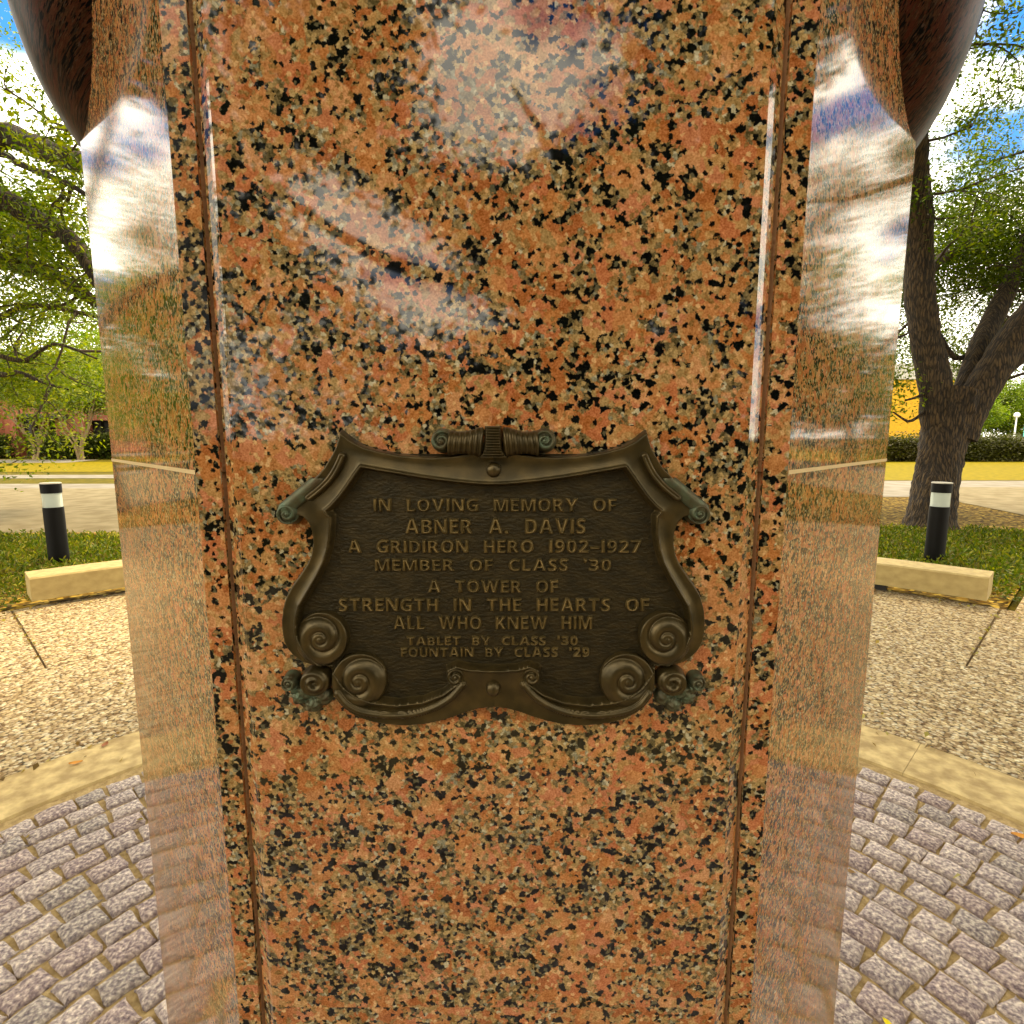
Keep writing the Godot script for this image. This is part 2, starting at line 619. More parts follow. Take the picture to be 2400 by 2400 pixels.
func shaft(y0: float, y1: float) -> ArrayMesh:
	var st := new_st()
	var r := shaft_ring()
	for i in range(1, 8):
		face(st, r[(i + 1) % 8], r[i], y0, y1, 0.37 * i, 3.2)
	# the front: two narrow strips and the recess behind the sealant joints
	var gx := 0.1275
	face(st, Vector3(-WF, 0, DF), Vector3(-gx, 0, DF), y0, y1, 0.02)
	face(st, Vector3(gx, 0, DF), Vector3(WF, 0, DF), y0, y1, 0.31)
	face(st, Vector3(-gx, 0, DF), Vector3(-gx, 0, DF - 0.01), y0, y1)
	face(st, Vector3(gx, 0, DF - 0.01), Vector3(gx, 0, DF), y0, y1)
	face(st, Vector3(-gx, 0, DF - 0.01), Vector3(gx, 0, DF - 0.01), y0, y1)
	for top in [true, false]:
		var y := y1 if top else y0
		for i in range(1, 7):
			var t := [Vector3(r[0].x, y, r[0].z), Vector3(r[i].x, y, r[i].z), Vector3(r[i + 1].x, y, r[i + 1].z)]
			if top:
				t.reverse()
			for v in t:
				st.set_normal(Vector3.UP if top else Vector3.DOWN)
				st.set_uv(Vector2(v.x, v.z) * 2.0)
				st.add_vertex(v)
	return st.commit()

func basin_mesh() -> ArrayMesh:
	# an oval basin that swells out of a side face; x points away from the face
	var st := new_st()
	var rows := []
	var uvs := []
	var n := 48
	var cv := Curve.new()
	cv.max_value = 1.2
	for q in [[0.0, 0.28], [0.2, 0.5], [0.31, 0.63], [0.39, 0.735], [0.47, 0.79], [0.56, 0.822], [0.69, 0.858], [0.84, 0.915], [1.0, 1.0]]:
		cv.add_point(Vector2(q[0], q[1]))
	for i in cv.point_count:
		var lo_: Vector2 = cv.get_point_position(maxi(i - 1, 0))
		var hi_: Vector2 = cv.get_point_position(mini(i + 1, cv.point_count - 1))
		cv.set_point_left_tangent(i, (hi_.y - lo_.y) / (hi_.x - lo_.x))
		cv.set_point_right_tangent(i, (hi_.y - lo_.y) / (hi_.x - lo_.x))
	var prof := []
	for i in 34:
		var f := i / 33.0
		prof.append(Vector2(cv.sample(f), 1.4 + 0.32 * f))
	for p in prof:
		var row := []
		var uv := []
		for k in n + 1:
			var a := TAU * k / n
			row.append(Vector3(0.108 * p.x * cos(a), p.y, 0.252 * p.x * sin(a)))
			uv.append(Vector2(a * 0.3 * p.x, -p.y) * 2.0)
		rows.append(row)
		uvs.append(uv)
	# rim, with an unseen flared lip added to shade the faces below, and hollow
	var last: Vector2 = prof[-1]
	for q in [[1.16, 0.03], [1.3, 0.05], [1.32, 0.08], [1.28, 0.085], [1.0, 0.06], [0.97, 0.03], [0.90, 0.02], [0.87, 0.012], [0.80, -0.06], [0.6, -0.11], [0.05, -0.13]]:
		var row := []
		var uv := []
		for k in n + 1:
			var a := TAU * k / n
			row.append(Vector3(0.108 * last.x * q[0] * cos(a), last.y + q[1], 0.252 * last.x * q[0] * sin(a)))
			uv.append(Vector2(a * 0.3, q[1] + q[0]) * 2.0)
		rows.append(row)
		uvs.append(uv)
	grid_mesh(st, rows, false, uvs)
	st.generate_normals()
	return st.commit()

func make_fountain():
	var t := thing("memorial_fountain", "tall polished pink granite memorial fountain pillar carrying the bronze plaque", "fountain", C)
	part("shaft_stone", shaft(0.16, JY), M.shaft, t)
	part("shaft_stone", shaft(JY, 2.1), M.shaft, t)
	# the raised panel with bevelled edges
	var st := new_st()
	var ix := 0.1176
	var ox := 0.1250
	for s in [[0.18, 2.08]]:
		face(st, Vector3(-ix, 0, PF), Vector3(ix, 0, PF), s[0], s[1], 0.13)
		face(st, Vector3(-ox, 0, DF - 0.0005), Vector3(-ix, 0, PF), s[0], s[1], 0.122)
		face(st, Vector3(ix, 0, PF), Vector3(ox, 0, DF - 0.0005), s[0], s[1], 0.3678)
		face(st, Vector3(-ox, 0, DF - 0.009), Vector3(-ox, 0, DF - 0.0005), s[0], s[1], 0.122)
		face(st, Vector3(ox, 0, DF - 0.0005), Vector3(ox, 0, DF - 0.009), s[0], s[1], 0.122)
	part("front_panel", st.commit(), M.polished, t)
	for s in [-1.0, 1.0]:
		var jn := new_st()
		var rows := []
		for i in 160:
			var y := 0.18 + 1.9 * i / 159.0
			var row := []
			for k in 5:
				var x := lerpf(-0.0014, 0.0014, k / 4.0)
				row.append(Vector3(0.12625 * s - x, y, DF - 0.0018 - 0.0012 * sin(PI * k / 4.0) + 0.0004 * sin(i * 2.3 + k)))
			rows.append(row)
		grid_mesh(jn, rows)
		jn.generate_normals()
		part("sealant_joint", jn.commit(), M.caulk, t)
	# the bed joint on the faces that show it
	var r := shaft_ring(0.0004)
	for i in range(1, 8):
		var a: Vector3 = r[(i + 1) % 8]
		var b: Vector3 = r[i]
		var jt := new_st()
		face(jt, a, b, JY - 0.001, JY + 0.001)
		part("mortar_joint", jt.commit(), M.mortar, t)
	# plinth, cap
	var pl := new_st()
	var q := shaft_ring(0.05)
	var q2 := shaft_ring(0.012)
	for i in 8:
		face(pl, q[(i + 1) % 8], q[i], -0.02, 0.12, 0.2 * i)
		var A: Vector3 = q[(i + 1) % 8]
		var B: Vector3 = q[i]
		var A2: Vector3 = q2[(i + 1) % 8]
		var B2: Vector3 = q2[i]
		quad(pl, Vector3(A.x, 0.12, A.z), Vector3(A2.x, 0.16, A2.z), Vector3(B2.x, 0.16, B2.z), Vector3(B.x, 0.12, B.z), [Vector2(0, 0), Vector2(0, 0.2), Vector2(0.5, 0.2), Vector2(0.5, 0)])
		quad(pl, Vector3(A2.x, 0.16, A2.z), Vector3(0, 0.16, 0), Vector3(0, 0.16, 0), Vector3(B2.x, 0.16, B2.z), [Vector2(0, 0), Vector2(0.3, 0.3), Vector2(0.3, 0.3), Vector2(0.5, 0)])
	part("plinth", pl.commit(), M.polished, t)
	var cp := new_st()
	var c0 := shaft_ring(0.03)
	for i in 8:
		var A: Vector3 = c0[(i + 1) % 8]
		var B: Vector3 = c0[i]
		face(cp, A, B, 2.1, 2.17, 0.3 * i)
		quad(cp, Vector3(A.x, 2.17, A.z), Vector3(0, 2.27, 0), Vector3(0, 2.27, 0), Vector3(B.x, 2.17, B.z), [Vector2(0, 0), Vector2(0.3, 0.3), Vector2(0.3, 0.3), Vector2(0.5, 0)])
		quad(cp, Vector3(A.x, 2.1, A.z), Vector3(B.x, 2.1, B.z), Vector3(0, 2.1, 0), Vector3(0, 2.1, 0), [Vector2(0, 0), Vector2(0.5, 0), Vector2(0.3, 0.3), Vector2(0.3, 0.3)])
	part("cap_stone", cp.commit(), M.polished, t)
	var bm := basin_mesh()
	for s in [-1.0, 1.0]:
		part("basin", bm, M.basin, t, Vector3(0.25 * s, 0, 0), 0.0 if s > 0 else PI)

# ---------------------------------------------------------------- the plaque
# The drawing of the plaque is kept in the units it was measured in: (u, v), u to the right, v down,
# the axis of symmetry at u = 1365. lay() turns them into metres on the panel, its origin at the plaque's middle.
const AXIS := 1365.0
func lay(u: float, v: float) -> Vector2:
	var x := ((620.0 + u / 2.543) / 1.2422 - 966.0) / 1020.0
	var y := -((970.0 + v / 2.543) / 1.2422 - 966.0) / 1020.0
	var d := ZT * Vector3(x, y, -1.0)
	var k := 0.246 / -d.z
	return Vector2(d.x * k + 0.0083, d.y * k + 0.0662)

func poly_dist(p: Vector2, line: PackedVector2Array) -> float:
	var best := 1e9
	for i in line.size() - 1:
		best = minf(best, p.distance_squared_to(Geometry2D.get_closest_point_to_segment(p, line[i], line[i + 1])))
	return sqrt(best)

func relief(called: String, parent: Node, material: Material, area: Rect2, step: float, fn: Callable, mirrored := false) -> MeshInstance3D:
	# a cast relief: heights in mm over the panel; what lies below zero is cut away
	var nx := int(area.size.x / step) + 1
	var ny := int(area.size.y / step) + 1
	var hs := PackedFloat32Array()
	hs.resize(nx * ny)
	for j in ny:
		for i in nx:
			hs[j * nx + i] = maxf(fn.call(area.position.x + i * step, area.position.y + j * step), -1.2)
	var st := new_st()
	var id := {}
	var count := 0
	for j in ny - 1:
		for i in nx - 1:
			var q := [j * nx + i, j * nx + i + 1, (j + 1) * nx + i + 1, (j + 1) * nx + i]
			if maxf(maxf(hs[q[0]], hs[q[1]]), maxf(hs[q[2]], hs[q[3]])) <= 0.0:
				continue
			for k in q:
				if not id.has(k):
					id[k] = count
					count += 1
					var u : float = area.position.x + (k % nx) * step
					var v : float = area.position.y + (k / nx) * step
					if mirrored:
						u = 2.0 * AXIS - u
					var p := lay(u, v)
					st.add_vertex(Vector3(p.x, p.y, hs[k] * 0.001))
			var t := [0, 1, 2, 0, 2, 3]
			if mirrored:
				t = [0, 2, 1, 0, 3, 2]
			for k in t:
				st.add_index(id[q[k]])
	st.generate_normals()
	return part(called, st.commit(), material, parent)

func volute(cx: float, cy: float, R: float, turn: float, phase: float, base: float, boss: float) -> Callable:
	# a rolled scroll: a ridge that winds inwards to a boss
	return func(u: float, v: float) -> float:
		var dx := u - cx
		var dy := v - cy
		var r := sqrt(dx * dx + dy * dy) + 0.01
		if r > R * 1.12:
			return -1.2
		var a := atan2(dy, dx) * turn + phase
		var w := log(R / r) / 1.05 - a / TAU
		w -= floorf(w)
		var q := r / R
		var h := base + boss * (1.0 - q) * 1.1 + 2.6 * pow(absf(sin(PI * w)), 0.6) * (0.35 + 0.65 * minf(1.0, q * 1.6))
		h += 0.07 * sin(w * TAU * 3.0) * smoothstep(0.6, 0.85, q)
		if q < 0.16:
			h = maxf(h, base + boss * 0.95 + 1.6 * sqrt(maxf(0.0, 1.0 - q * q / 0.0256)))
		return minf(h, (R - r) * 0.55)

func dome(cx: float, cy: float, R: float, base: float, high: float) -> Callable:
	return func(u: float, v: float) -> float:
		var r := Vector2(u - cx, v - cy).length() / R
		return base + high * sqrt(maxf(0.0, 1.0 - r * r)) if r < 1.0 else -1.2

func make_plaque():
	var t := thing("bronze_plaque", "dark bronze memorial plaque with raised lettering and scrolled border on the granite pillar", "plaque", Vector3(-0.0083, 1.3 - 0.0662, C.z + PF + 0.0003))
	var outer := PackedVector2Array()
	for p in [[1365, 195], [1200, 232], [1100, 245], [1000, 250], [900, 246], [800, 236], [700, 218], [600, 190], [530, 155], [485, 118], [450, 92], [441, 140], [424, 195], [398, 245], [358, 312], [310, 366], [258, 412], [200, 458], [150, 498], [118, 545], [150, 590], [235, 618], [265, 650], [285, 700], [290, 760], [280, 830], [255, 890], [215, 950], [165, 1020], [132, 1080], [112, 1150], [105, 1220], [108, 1290], [120, 1350], [145, 1400], [182, 1440], [230, 1475], [290, 1495], [350, 1502], [404, 1508], [398, 1560], [402, 1620], [420, 1680], [455, 1730], [510, 1775], [580, 1810], [660, 1835], [750, 1848], [850, 1852], [950, 1846], [1050, 1826], [1130, 1802], [1200, 1776], [1280, 1752], [1366, 1742]]:
		outer.append(Vector2(p[0], p[1]))
	var inner := PackedVector2Array()
	for p in [[1366, 420], [1250, 415], [1100, 400], [950, 380], [800, 355], [680, 335], [590, 318], [560, 360], [520, 420], [470, 490], [420, 545], [385, 575], [412, 602], [412, 650], [408, 720], [395, 800], [370, 880], [335, 950], [295, 1020], [260, 1080], [230, 1130], [215, 1190], [208, 1250], [214, 1310], [250, 1390], [340, 1480], [430, 1530], [490, 1610], [560, 1660], [650, 1692], [800, 1708], [950, 1690], [1070, 1645], [1160, 1580], [1105, 1555], [1092, 1505], [1150, 1480], [1230, 1500], [1366, 1506]]:
		inner.append(Vector2(p[0], p[1]))
	var outer_poly := outer.duplicate()
	var inner_poly := inner.duplicate()
	outer_poly.append(Vector2(1420, 1742))
	outer_poly.append(Vector2(1420, 195))
	inner_poly.append(Vector2(1420, 1506))
	inner_poly.append(Vector2(1420, 420))
	var plate := func(u: float, v: float) -> float:
		var p := Vector2(minf(u, 2.0 * AXIS - u), v)
		if not Geometry2D.is_point_in_polygon(p, outer_poly):
			return -1.2
		return 2.2
	var frame := func(u: float, v: float) -> float:
		var p := Vector2(minf(u, 2.0 * AXIS - u), v)
		var d := poly_dist(p, outer)
		if not Geometry2D.is_point_in_polygon(p, outer_poly):
			return -1.2 if d > 9.0 else -d * 0.3
		var e := poly_dist(p, inner)
		if Geometry2D.is_point_in_polygon(p, inner_poly):
			# the sunk line and the lip along the field
			return 2.1 - e * 0.02 if e > 14.0 else 2.1 + 2.0 * (1.0 - e / 14.0)
		var s := d / (d + e + 0.001)
		var lip := 1.1 * exp(-pow((e - 9.0) / 6.0, 2.0))
		var cove := 4.3 + 2.6 * pow(s, 2.0) + 1.6 * pow(1.0 - s, 3.0)
		return minf(cove + lip, 1.2 + d * 0.34)
	relief("field_plate", t, M.bronze_field, Rect2(100, 180, 2530, 1590), 14.0, plate)
	var fr := relief("frame_moulding", t, M.bronze, Rect2(88, 80, 2 * (AXIS - 88), 1790), 6.0, frame)
	fr.set_meta("label", "raised cove moulding round the lettered field")
	# rolled scrolls
	var cv := Curve2D.new()
	var sk := [Vector2(452, 1640), Vector2(500, 1700), Vector2(570, 1740), Vector2(680, 1764), Vector2(800, 1770), Vector2(920, 1756), Vector2(1030, 1718), Vector2(1120, 1662), Vector2(1185, 1590)]
	for i in sk.size():
		var tg: Vector2 = (sk[mini(i + 1, sk.size() - 1)] - sk[maxi(i - 1, 0)]) * 0.17
		cv.add_point(sk[i], -tg, tg)
	var swag_line := PackedVector2Array()
	for i in 37:
		swag_line.append(cv.sample_baked(cv.get_baked_length() * i / 36.0, true))
	for m in [false, true]:
		relief("lower_scroll", t, M.bronze, Rect2(395, 1390, 360, 370), 5.0, volute(572, 1578, 168, -1.0, 0.0, 3.6, 3.2), m)
		relief("upper_scroll", t, M.bronze, Rect2(180, 1155, 350, 350), 5.0, volute(350, 1328, 163, 1.0, PI, 3.6, 3.4), m)
		relief("ear_scroll", t, M.patina, Rect2(70, 510, 170, 160), 4.0, volute(152, 590, 72, 1.0, 1.2, 4.0, 2.6), m)
		relief("ear_roll", t, M.patina, Rect2(80, 380, 330, 240), 5.0, func(u, v):
			var a := Geometry2D.get_closest_point_to_segment(Vector2(u, v), Vector2(140, 560), Vector2(330, 400))
			var d := Vector2(u, v).distance_to(a)
			return 4.4 + 3.0 * sqrt(maxf(0.0, 1.0 - d * d / 2300.0)) if d < 47.0 else -1.2, m)
		relief("swag_band", t, M.bronze, Rect2(430, 1560, 790, 260), 4.5, func(u, v):
			var sw := swag_line
			var q := Vector2(u, v)
			var best := 1e9
			for i in sw.size() - 1:
				best = minf(best, Geometry2D.get_closest_point_to_segment(q, sw[i], sw[i + 1]).distance_to(q))
			return minf(6.2 + 2.4 * sqrt(maxf(0.0, 1.0 - best * best / 800.0)) - 0.8 * exp(-pow((best - 15.0) / 4.0, 2.0)), 3.6 + (29.0 - best) * 0.45) if best < 29.0 else -1.2, m)
		relief("small_curl", t, M.bronze, Rect2(1080, 1480, 130, 130), 4.0, volute(1142, 1548, 62, -1.0, 2.6, 4.4, 2.4), m)
		relief("reed_bar", t, M.bronze, Rect2(240, 220, 290, 310), 4.5, func(u, v):
			var best := 1e9
			for i in 8:
				var f := i / 8.0
				var g := (i + 1) / 8.0
				var A := Vector2(lerpf(478, 285, f) + 26 * sin(PI * f), lerpf(250, 492, f) + 10 * sin(PI * f))
				var B := Vector2(lerpf(478, 285, g) + 26 * sin(PI * g), lerpf(250, 492, g) + 10 * sin(PI * g))
				best = minf(best, Geometry2D.get_closest_point_to_segment(Vector2(u, v), A, B).distance_to(Vector2(u, v)))
			return minf(6.6 + 1.9 * sqrt(maxf(0.0, 1.0 - best * best / 600.0)) - 0.9 * exp(-best * best / 16.0), 4.0 + (26.0 - best) * 0.6) if best < 26.0 else -1.2, m)
		# the leafy corner ornament
		relief("corner_leaf", t, M.patina, Rect2(100, 1500, 330, 290), 4.5, func(u, v):
			var p := Vector2(u, v)
			var h := -1.2
			for q in [[205, 1690, 50, 5.0], [290, 1732, 52, 5.6], [240, 1650, 60, 5.4], [340, 1690, 60, 4.6], [180, 1640, 40, 4.6]]:
				var d := p - Vector2(q[0], q[1])
				var r: float = d.length() / q[2]
				if r < 1.0:
					h = maxf(h, q[3] * sqrt(1.0 - r * r) + 0.7 * sin(d.angle() * 5.0 + r * 4.0) * r)
			return h, m)
		relief("rosette", t, M.bronze, Rect2(205, 1495, 205, 190), 4.5, func(u, v):
			var d := Vector2((u - 308) / 1.12, v - 1588)
			var r := d.length()
			return minf(5.6 + 2.2 * cos(r * 0.02) + 0.5 * sin(r * 0.16 + d.angle()) - 2.2 * exp(-pow((r - 8.0) / 12.0, 2.0)), (86.0 - r) * 0.5) if r < 90.0 else -1.2, m)
		relief("leaf_volute", t, M.patina, Rect2(100, 1530, 115, 120), 4.0, volute(158, 1590, 52, -1.0, 0.4, 4.0, 2.4), m)
		relief("crest_roll", t, M.bronze, Rect2(1090, 80, 220, 200), 4.5, func(u, v):
			var f := clampf((u - 1100.0) / 200.0, 0, 1)
			var c := 168.0 + 8.0 * (1.0 - f)
			var w := lerpf(78, 92, f) - 16.0 * sin(PI * clampf(f * 1.1, 0, 1))
			var y : float = (v - c) / w
			if absf(y) > 1.0 or u < 1096 or u > 1306:
				return -1.2
			return 4.6 + 5.0 * sqrt(1.0 - y * y) + 0.55 * sin(u * 0.2 + 1.6 * y), m)
		relief("crest_volute", t, M.patina, Rect2(980, 80, 165, 165), 4.0, volute(1062, 160, 74, -1.0, 2.0, 5.4, 3.4), m)
	relief("crest_reed", t, M.bronze, Rect2(1250, 60, 230, 220), 3.5, func(u, v):
		var f := clampf((v - 72.0) / 185.0, 0, 1)
		var w := lerpf(52, 62, f) + 34.0 * pow(f, 6.0)
		var x := absf(u - AXIS) / w
		if x > 1.0 or v < 72 or v > 262:
			return -1.2
		return minf(6.5 + 4.5 * sqrt(maxf(0.0, 1.0 - pow((v - 160.0) / 110.0, 2.0))) + 0.8 * sin(v * 0.4) + 0.8 * (1.0 - x * x), 3.0 + (1.0 - x) * 30.0))
	for q in [[1366, 330], [1364, 1620]]:
		relief("rivet", t, M.bronze, Rect2(q[0] - 50, q[1] - 50, 100, 100), 4.0, dome(q[0], q[1], 46, 5.2, 3.6))
	# the raised inscription: left, right, top and bottom of each line as measured
	var font := SystemFont.new()
	font.font_names = PackedStringArray(["Droid Sans"])
	font.font_weight = 700
	for w in [["IN LOVING MEMORY OF", 705, 1163, 941, 965], ["ABNER A. DAVIS", 765, 1105, 979, 1007], ["A GRIDIRON HERO 1902–1927", 657, 1210, 1019, 1043], ["MEMBER OF CLASS '30", 708, 1153, 1055, 1077], ["A TOWER OF", 808, 1053, 1095, 1118], ["STRENGTH IN THE HEARTS OF", 640, 1225, 1129, 1153], ["ALL WHO KNEW HIM", 743, 1117, 1163, 1187], ["TABLET BY CLASS '30", 768, 1090, 1201, 1217], ["FOUNTAIN BY CLASS '29", 757, 1112, 1222, 1239]]:
		var a := lay((w[1] * 1.2422 - 620.0) * 2.543, (w[4] * 1.2422 - 970.0) * 2.543)
		var b := lay((w[2] * 1.2422 - 620.0) * 2.543, (w[3] * 1.2422 - 970.0) * 2.543)
		part("raised_lettering", letters(font, w[0], a, b), M.bronze_letter, t, Vector3(0, 0, 0.0021))

func glyph_lines(ts: TextServer, rid: RID, gi: int) -> Array:
	# the outline of a letter as closed lines, in font units of 1/64
	var d := ts.font_get_glyph_contours(rid, 64, gi)
	var pts: PackedVector3Array = d["points"]
	var ends: PackedInt32Array = d["contours"]
	var out := []
	var from := 0
	for e in ends:
		var n := e - from + 1
		var line := PackedVector2Array()
		for i in n:
			var p := pts[from + i]
			var q := pts[from + (i + 1) % n]
			var o := pts[from + (i + n - 1) % n]
			var P := Vector2(p.x, -p.y)
			var Q := Vector2(q.x, -q.y)
			var O := Vector2(o.x, -o.y)
			if int(p.z) & 1 == 1:
				line.append(P)
			else:
				var A := O if int(o.z) & 1 == 1 else (O + P) * 0.5
				var B := Q if int(q.z) & 1 == 1 else (Q + P) * 0.5
				for k in range(1, 5):
					var f := k / 4.0
					line.append(A.lerp(P, f).lerp(P.lerp(B, f), f))
		from = e + 1
		out.append(line)
	return out

func letters(font: Font, text: String, a: Vector2, b: Vector2) -> ArrayMesh:
	# raised letters with bevelled sides, fitted between a (lower left) and b (upper right)
	var ts := TextServerManager.get_primary_interface()
	var rid: RID = font.get_rids()[0]
	var glyphs := []
	var pen := 0.0
	var cap := 1.0
	var right := 0.0
	for ch in text:
		if ch == " ":
			pen += 44.0
			continue
		var gi := ts.font_get_glyph_index(rid, 64, ch.unicode_at(0), 0)
		var lines := glyph_lines(ts, rid, gi)
		if ch == "I" or ch == "1":   # plain strokes without serifs on this plaque
			lines = [PackedVector2Array([Vector2(0, 0), Vector2(10, 0), Vector2(10, 46.5), Vector2(0, 46.5)])]
		var lo := Vector2(1e9, 1e9)
		var hi := Vector2(-1e9, -1e9)
		for l in lines:
			for p in l:
				lo = lo.min(p)
				hi = hi.max(p)
		cap = maxf(cap, hi.y)
		glyphs.append([lines, pen - lo.x, lo, hi])
		right = pen + hi.x - lo.x
		pen = right + 8.0
	var sx := (b.x - a.x) / right
	var sy := (b.y - a.y) / cap
	var st := new_st()
	var count := 0
	for g in glyphs:
		var lo: Vector2 = (g[2] + Vector2(g[1], 0)) * Vector2(sx, sy)
		var hi: Vector2 = (g[3] + Vector2(g[1], 0)) * Vector2(sx, sy)
		var lines := []
		for l in g[0]:
			var q := PackedVector2Array()
			for p in l:
				q.append((p + Vector2(g[1], 0)) * Vector2(sx, sy))
			q.append(q[0])
			lines.append(q)
		var step := 0.0002
		lo -= Vector2.ONE * 0.0005
		var nx := int((hi.x - lo.x + 0.0007) / step) + 1
		var ny := int((hi.y - lo.y + 0.0007) / step) + 1
		var hs := PackedFloat32Array()
		hs.resize(nx * ny)
		for j in ny:
			for i in nx:
				var p := lo + Vector2(i, j) * step
				var d := 1.0
				var inside := false
				for l in lines:
					d = minf(d, poly_dist(p, l))
					if Geometry2D.is_point_in_polygon(p, l):
						inside = not inside
				hs[j * nx + i] = minf((d if inside else -d) + 0.00032, 0.00066) * 2.4
		var id := {}
		for j in ny - 1:
			for i in nx - 1:
				var q := [j * nx + i, j * nx + i + 1, (j + 1) * nx + i + 1, (j + 1) * nx + i]
				if maxf(maxf(hs[q[0]], hs[q[1]]), maxf(hs[q[2]], hs[q[3]])) <= 0.0:
					continue
				for k in q:
					if not id.has(k):
						id[k] = count
						count += 1
						st.add_vertex(Vector3(a.x + lo.x + (k % nx) * step, a.y + lo.y + (k / nx) * step, hs[k]))
				for k in [0, 2, 1, 0, 3, 2]:
					st.add_index(id[q[k]])
	st.generate_normals()
	return st.commit()

# ---------------------------------------------------------------- the plaza
func sett_mesh(w: float, d: float, s: int) -> ArrayMesh:
	var g := RandomNumberGenerator.new()
	g.seed = s
	var st := new_st()
	var rows := []
	var ys := [0.0, 0.016, 0.021, 0.0235, 0.024, 0.0235, 0.021, 0.016, 0.0]
	for j in 6:
		var row := []
		for i in 7:
			var fx := [0.0, 0.0, 0.11, 0.5, 0.89, 1.0, 1.0]
			var fz := [0.0, 0.0, 0.15, 0.85, 1.0, 1.0]
			var edge: int = mini(mini(i, 6 - i), mini(j, 5 - j))
			var y: float = [-0.03, 0.015, 0.0212, 0.022][mini(edge, 3)]
			if edge > 0:
				y += g.randf_range(-0.0016, 0.0016)
			var jx := g.randf_range(-0.004, 0.004)
			var jz := g.randf_range(-0.004, 0.004)
			row.append(Vector3((fx[i] - 0.5) * w + jx, y, (fz[j] - 0.5) * d + jz))
		rows.append(row)
	grid_mesh(st, rows)
	st.generate_normals()
	return st.commit()

func in_view(p: Vector3) -> bool:
	var v := ZT.inverse() * (p - Vector3(0, 1.3, 0))
	return v.z < -0.05 and absf(v.x) < -v.z * 1.0 and absf(v.y) < -v.z * 1.0

func make_plaza():
	var floor_ := struct("sett_paving", lathe_disc(2.1, 0.003), M.grout)
	var meshes := []
	for i in 8:
		meshes.append(sett_mesh(0.078 + 0.007 * (i % 4), 0.076 + 0.003 * (i / 4), 300 + i))
	var spots := []
	var r := 0.40
	while r < 2.06:
		var a := rng.randf() * TAU
		var end := a + TAU
		while a < end - 0.05 / r:
			var k := rng.randi() % 8
			var w: float = 0.078 + 0.007 * (k % 4)
			var gap := rng.randf_range(0.007, 0.016)
			if a + (w + gap) / r > end + 0.02 / r:
				break
			var mid := a + w * 0.5 / r
			var p := Vector3(C.x + r * sin(mid), 0, C.z - r * cos(mid))
			var x := Transform3D(Basis(Vector3.UP, -mid + rng.randf_range(-0.05, 0.05)) * Basis(Vector3.RIGHT, rng.randf_range(-0.03, 0.03)), p + Vector3(0, rng.randf_range(-0.009, -0.004), 0))
			var behind := absf(wrapf(mid, -PI, PI)) < deg_to_rad(30)
			var lit := in_view(p) and not behind
			spots.append([(0.0 if lit else 100.0) + p.distance_to(Vector3(0, 1.3, 0)), k, x, rng.randi() % 10])
			a += (w + gap) / r
		r += 0.0875
	spots.sort_custom(func(p, q): return p[0] < q[0])
	var rest := [new_st(), new_st(), new_st(), new_st()]
	var pick := [0, 0, 1, 1, 1, 3, 3, 0, 2, 1]
	for i in spots.size():
		var s: Array = spots[i]
		var mi: int = pick[s[3]]
		if i < 298:
			var o := part("sett", meshes[s[1]], M.setts[mi], floor_)
			o.transform = s[2]
		else:
			rest[mi].append_from(meshes[s[1]], 0, s[2])
	for i in 4:
		var o := part("far_setts", rest[i].commit(), M.setts[i], floor_)
		o.set_meta("kind", "stuff")
	# the flush stone kerb round the setts, in long curved pieces
	var kb := struct("kerb_ring", lathe_ring(2.062, 2.385, -0.02, 360), M.joint)
	for k in 8:
		part("kerb_stone", arc_block(2.066, 2.38, k * 45.0 - 87.56, k * 45.0 - 42.6, -0.02, 0.012, 0.008, 18), M.kerb, kb)
	# exposed aggregate slabs in two rings
	var base := struct("aggregate_paving", lathe_ring(2.38, 5.12, -0.003, 180), M.joint)
	for k in 8:
		part("paving_slab", arc_block(2.388, 3.556, k * 45.0 - 70.3 + 0.15, k * 45.0 - 25.3 - 0.15, -0.02, 0.006, 0.003, 14), M.aggregate, base)
	for k in 8:
		var a := [-137.5, -92.5, -47.9, 47.3, 92.0, 137.0, 182.0]
		if k < 7:
			var b: float = a[k + 1] if k < 6 else 222.5
			part("paving_slab", arc_block(3.568, 5.1, a[k] + 0.09, b - 0.09, -0.02, 0.006, 0.003, 30), M.aggregate, base)
	# radial walk beyond the ring, right and left
	for s in [[48.2, 96.0], [-100.0, -55.0]]:
		part("paving_slab", arc_block(5.112, 9.2, s[0], s[1], -0.02, 0.006, 0.003, 14), M.aggregate, base)

func lathe_disc(r: float, y: float) -> ArrayMesh:
	return lathe_ring(0.0, r, y, 120)

func lathe_ring(r0: float, r1: float, y: float, n: int) -> ArrayMesh:
	var st := new_st()
	for k in n:
		var a := 360.0 * k / n
		var b := 360.0 * (k + 1) / n
		quad(st, polar(r0, a, y), polar(r1, a, y), polar(r1, b, y), polar(r0, b, y))
	return st.commit()

func make_bench(label: String, a0: float, a1: float):
	var t := thing("bench", label, "bench", Vector3.ZERO, 0.0, "low curved concrete benches round the plaza")
	part("seat_block", arc_block(5.03, 5.34, a0, a1, 0.062, 0.245, 0.012, 12), M.bench, t)
	for f in [0.28, 0.72]:
		var a := lerpf(a0, a1, f)
		part("leg", arc_block(5.08, 5.3, a - 0.9, a + 0.9, -0.01, 0.0615, 0.003, 2), M.dark, t)

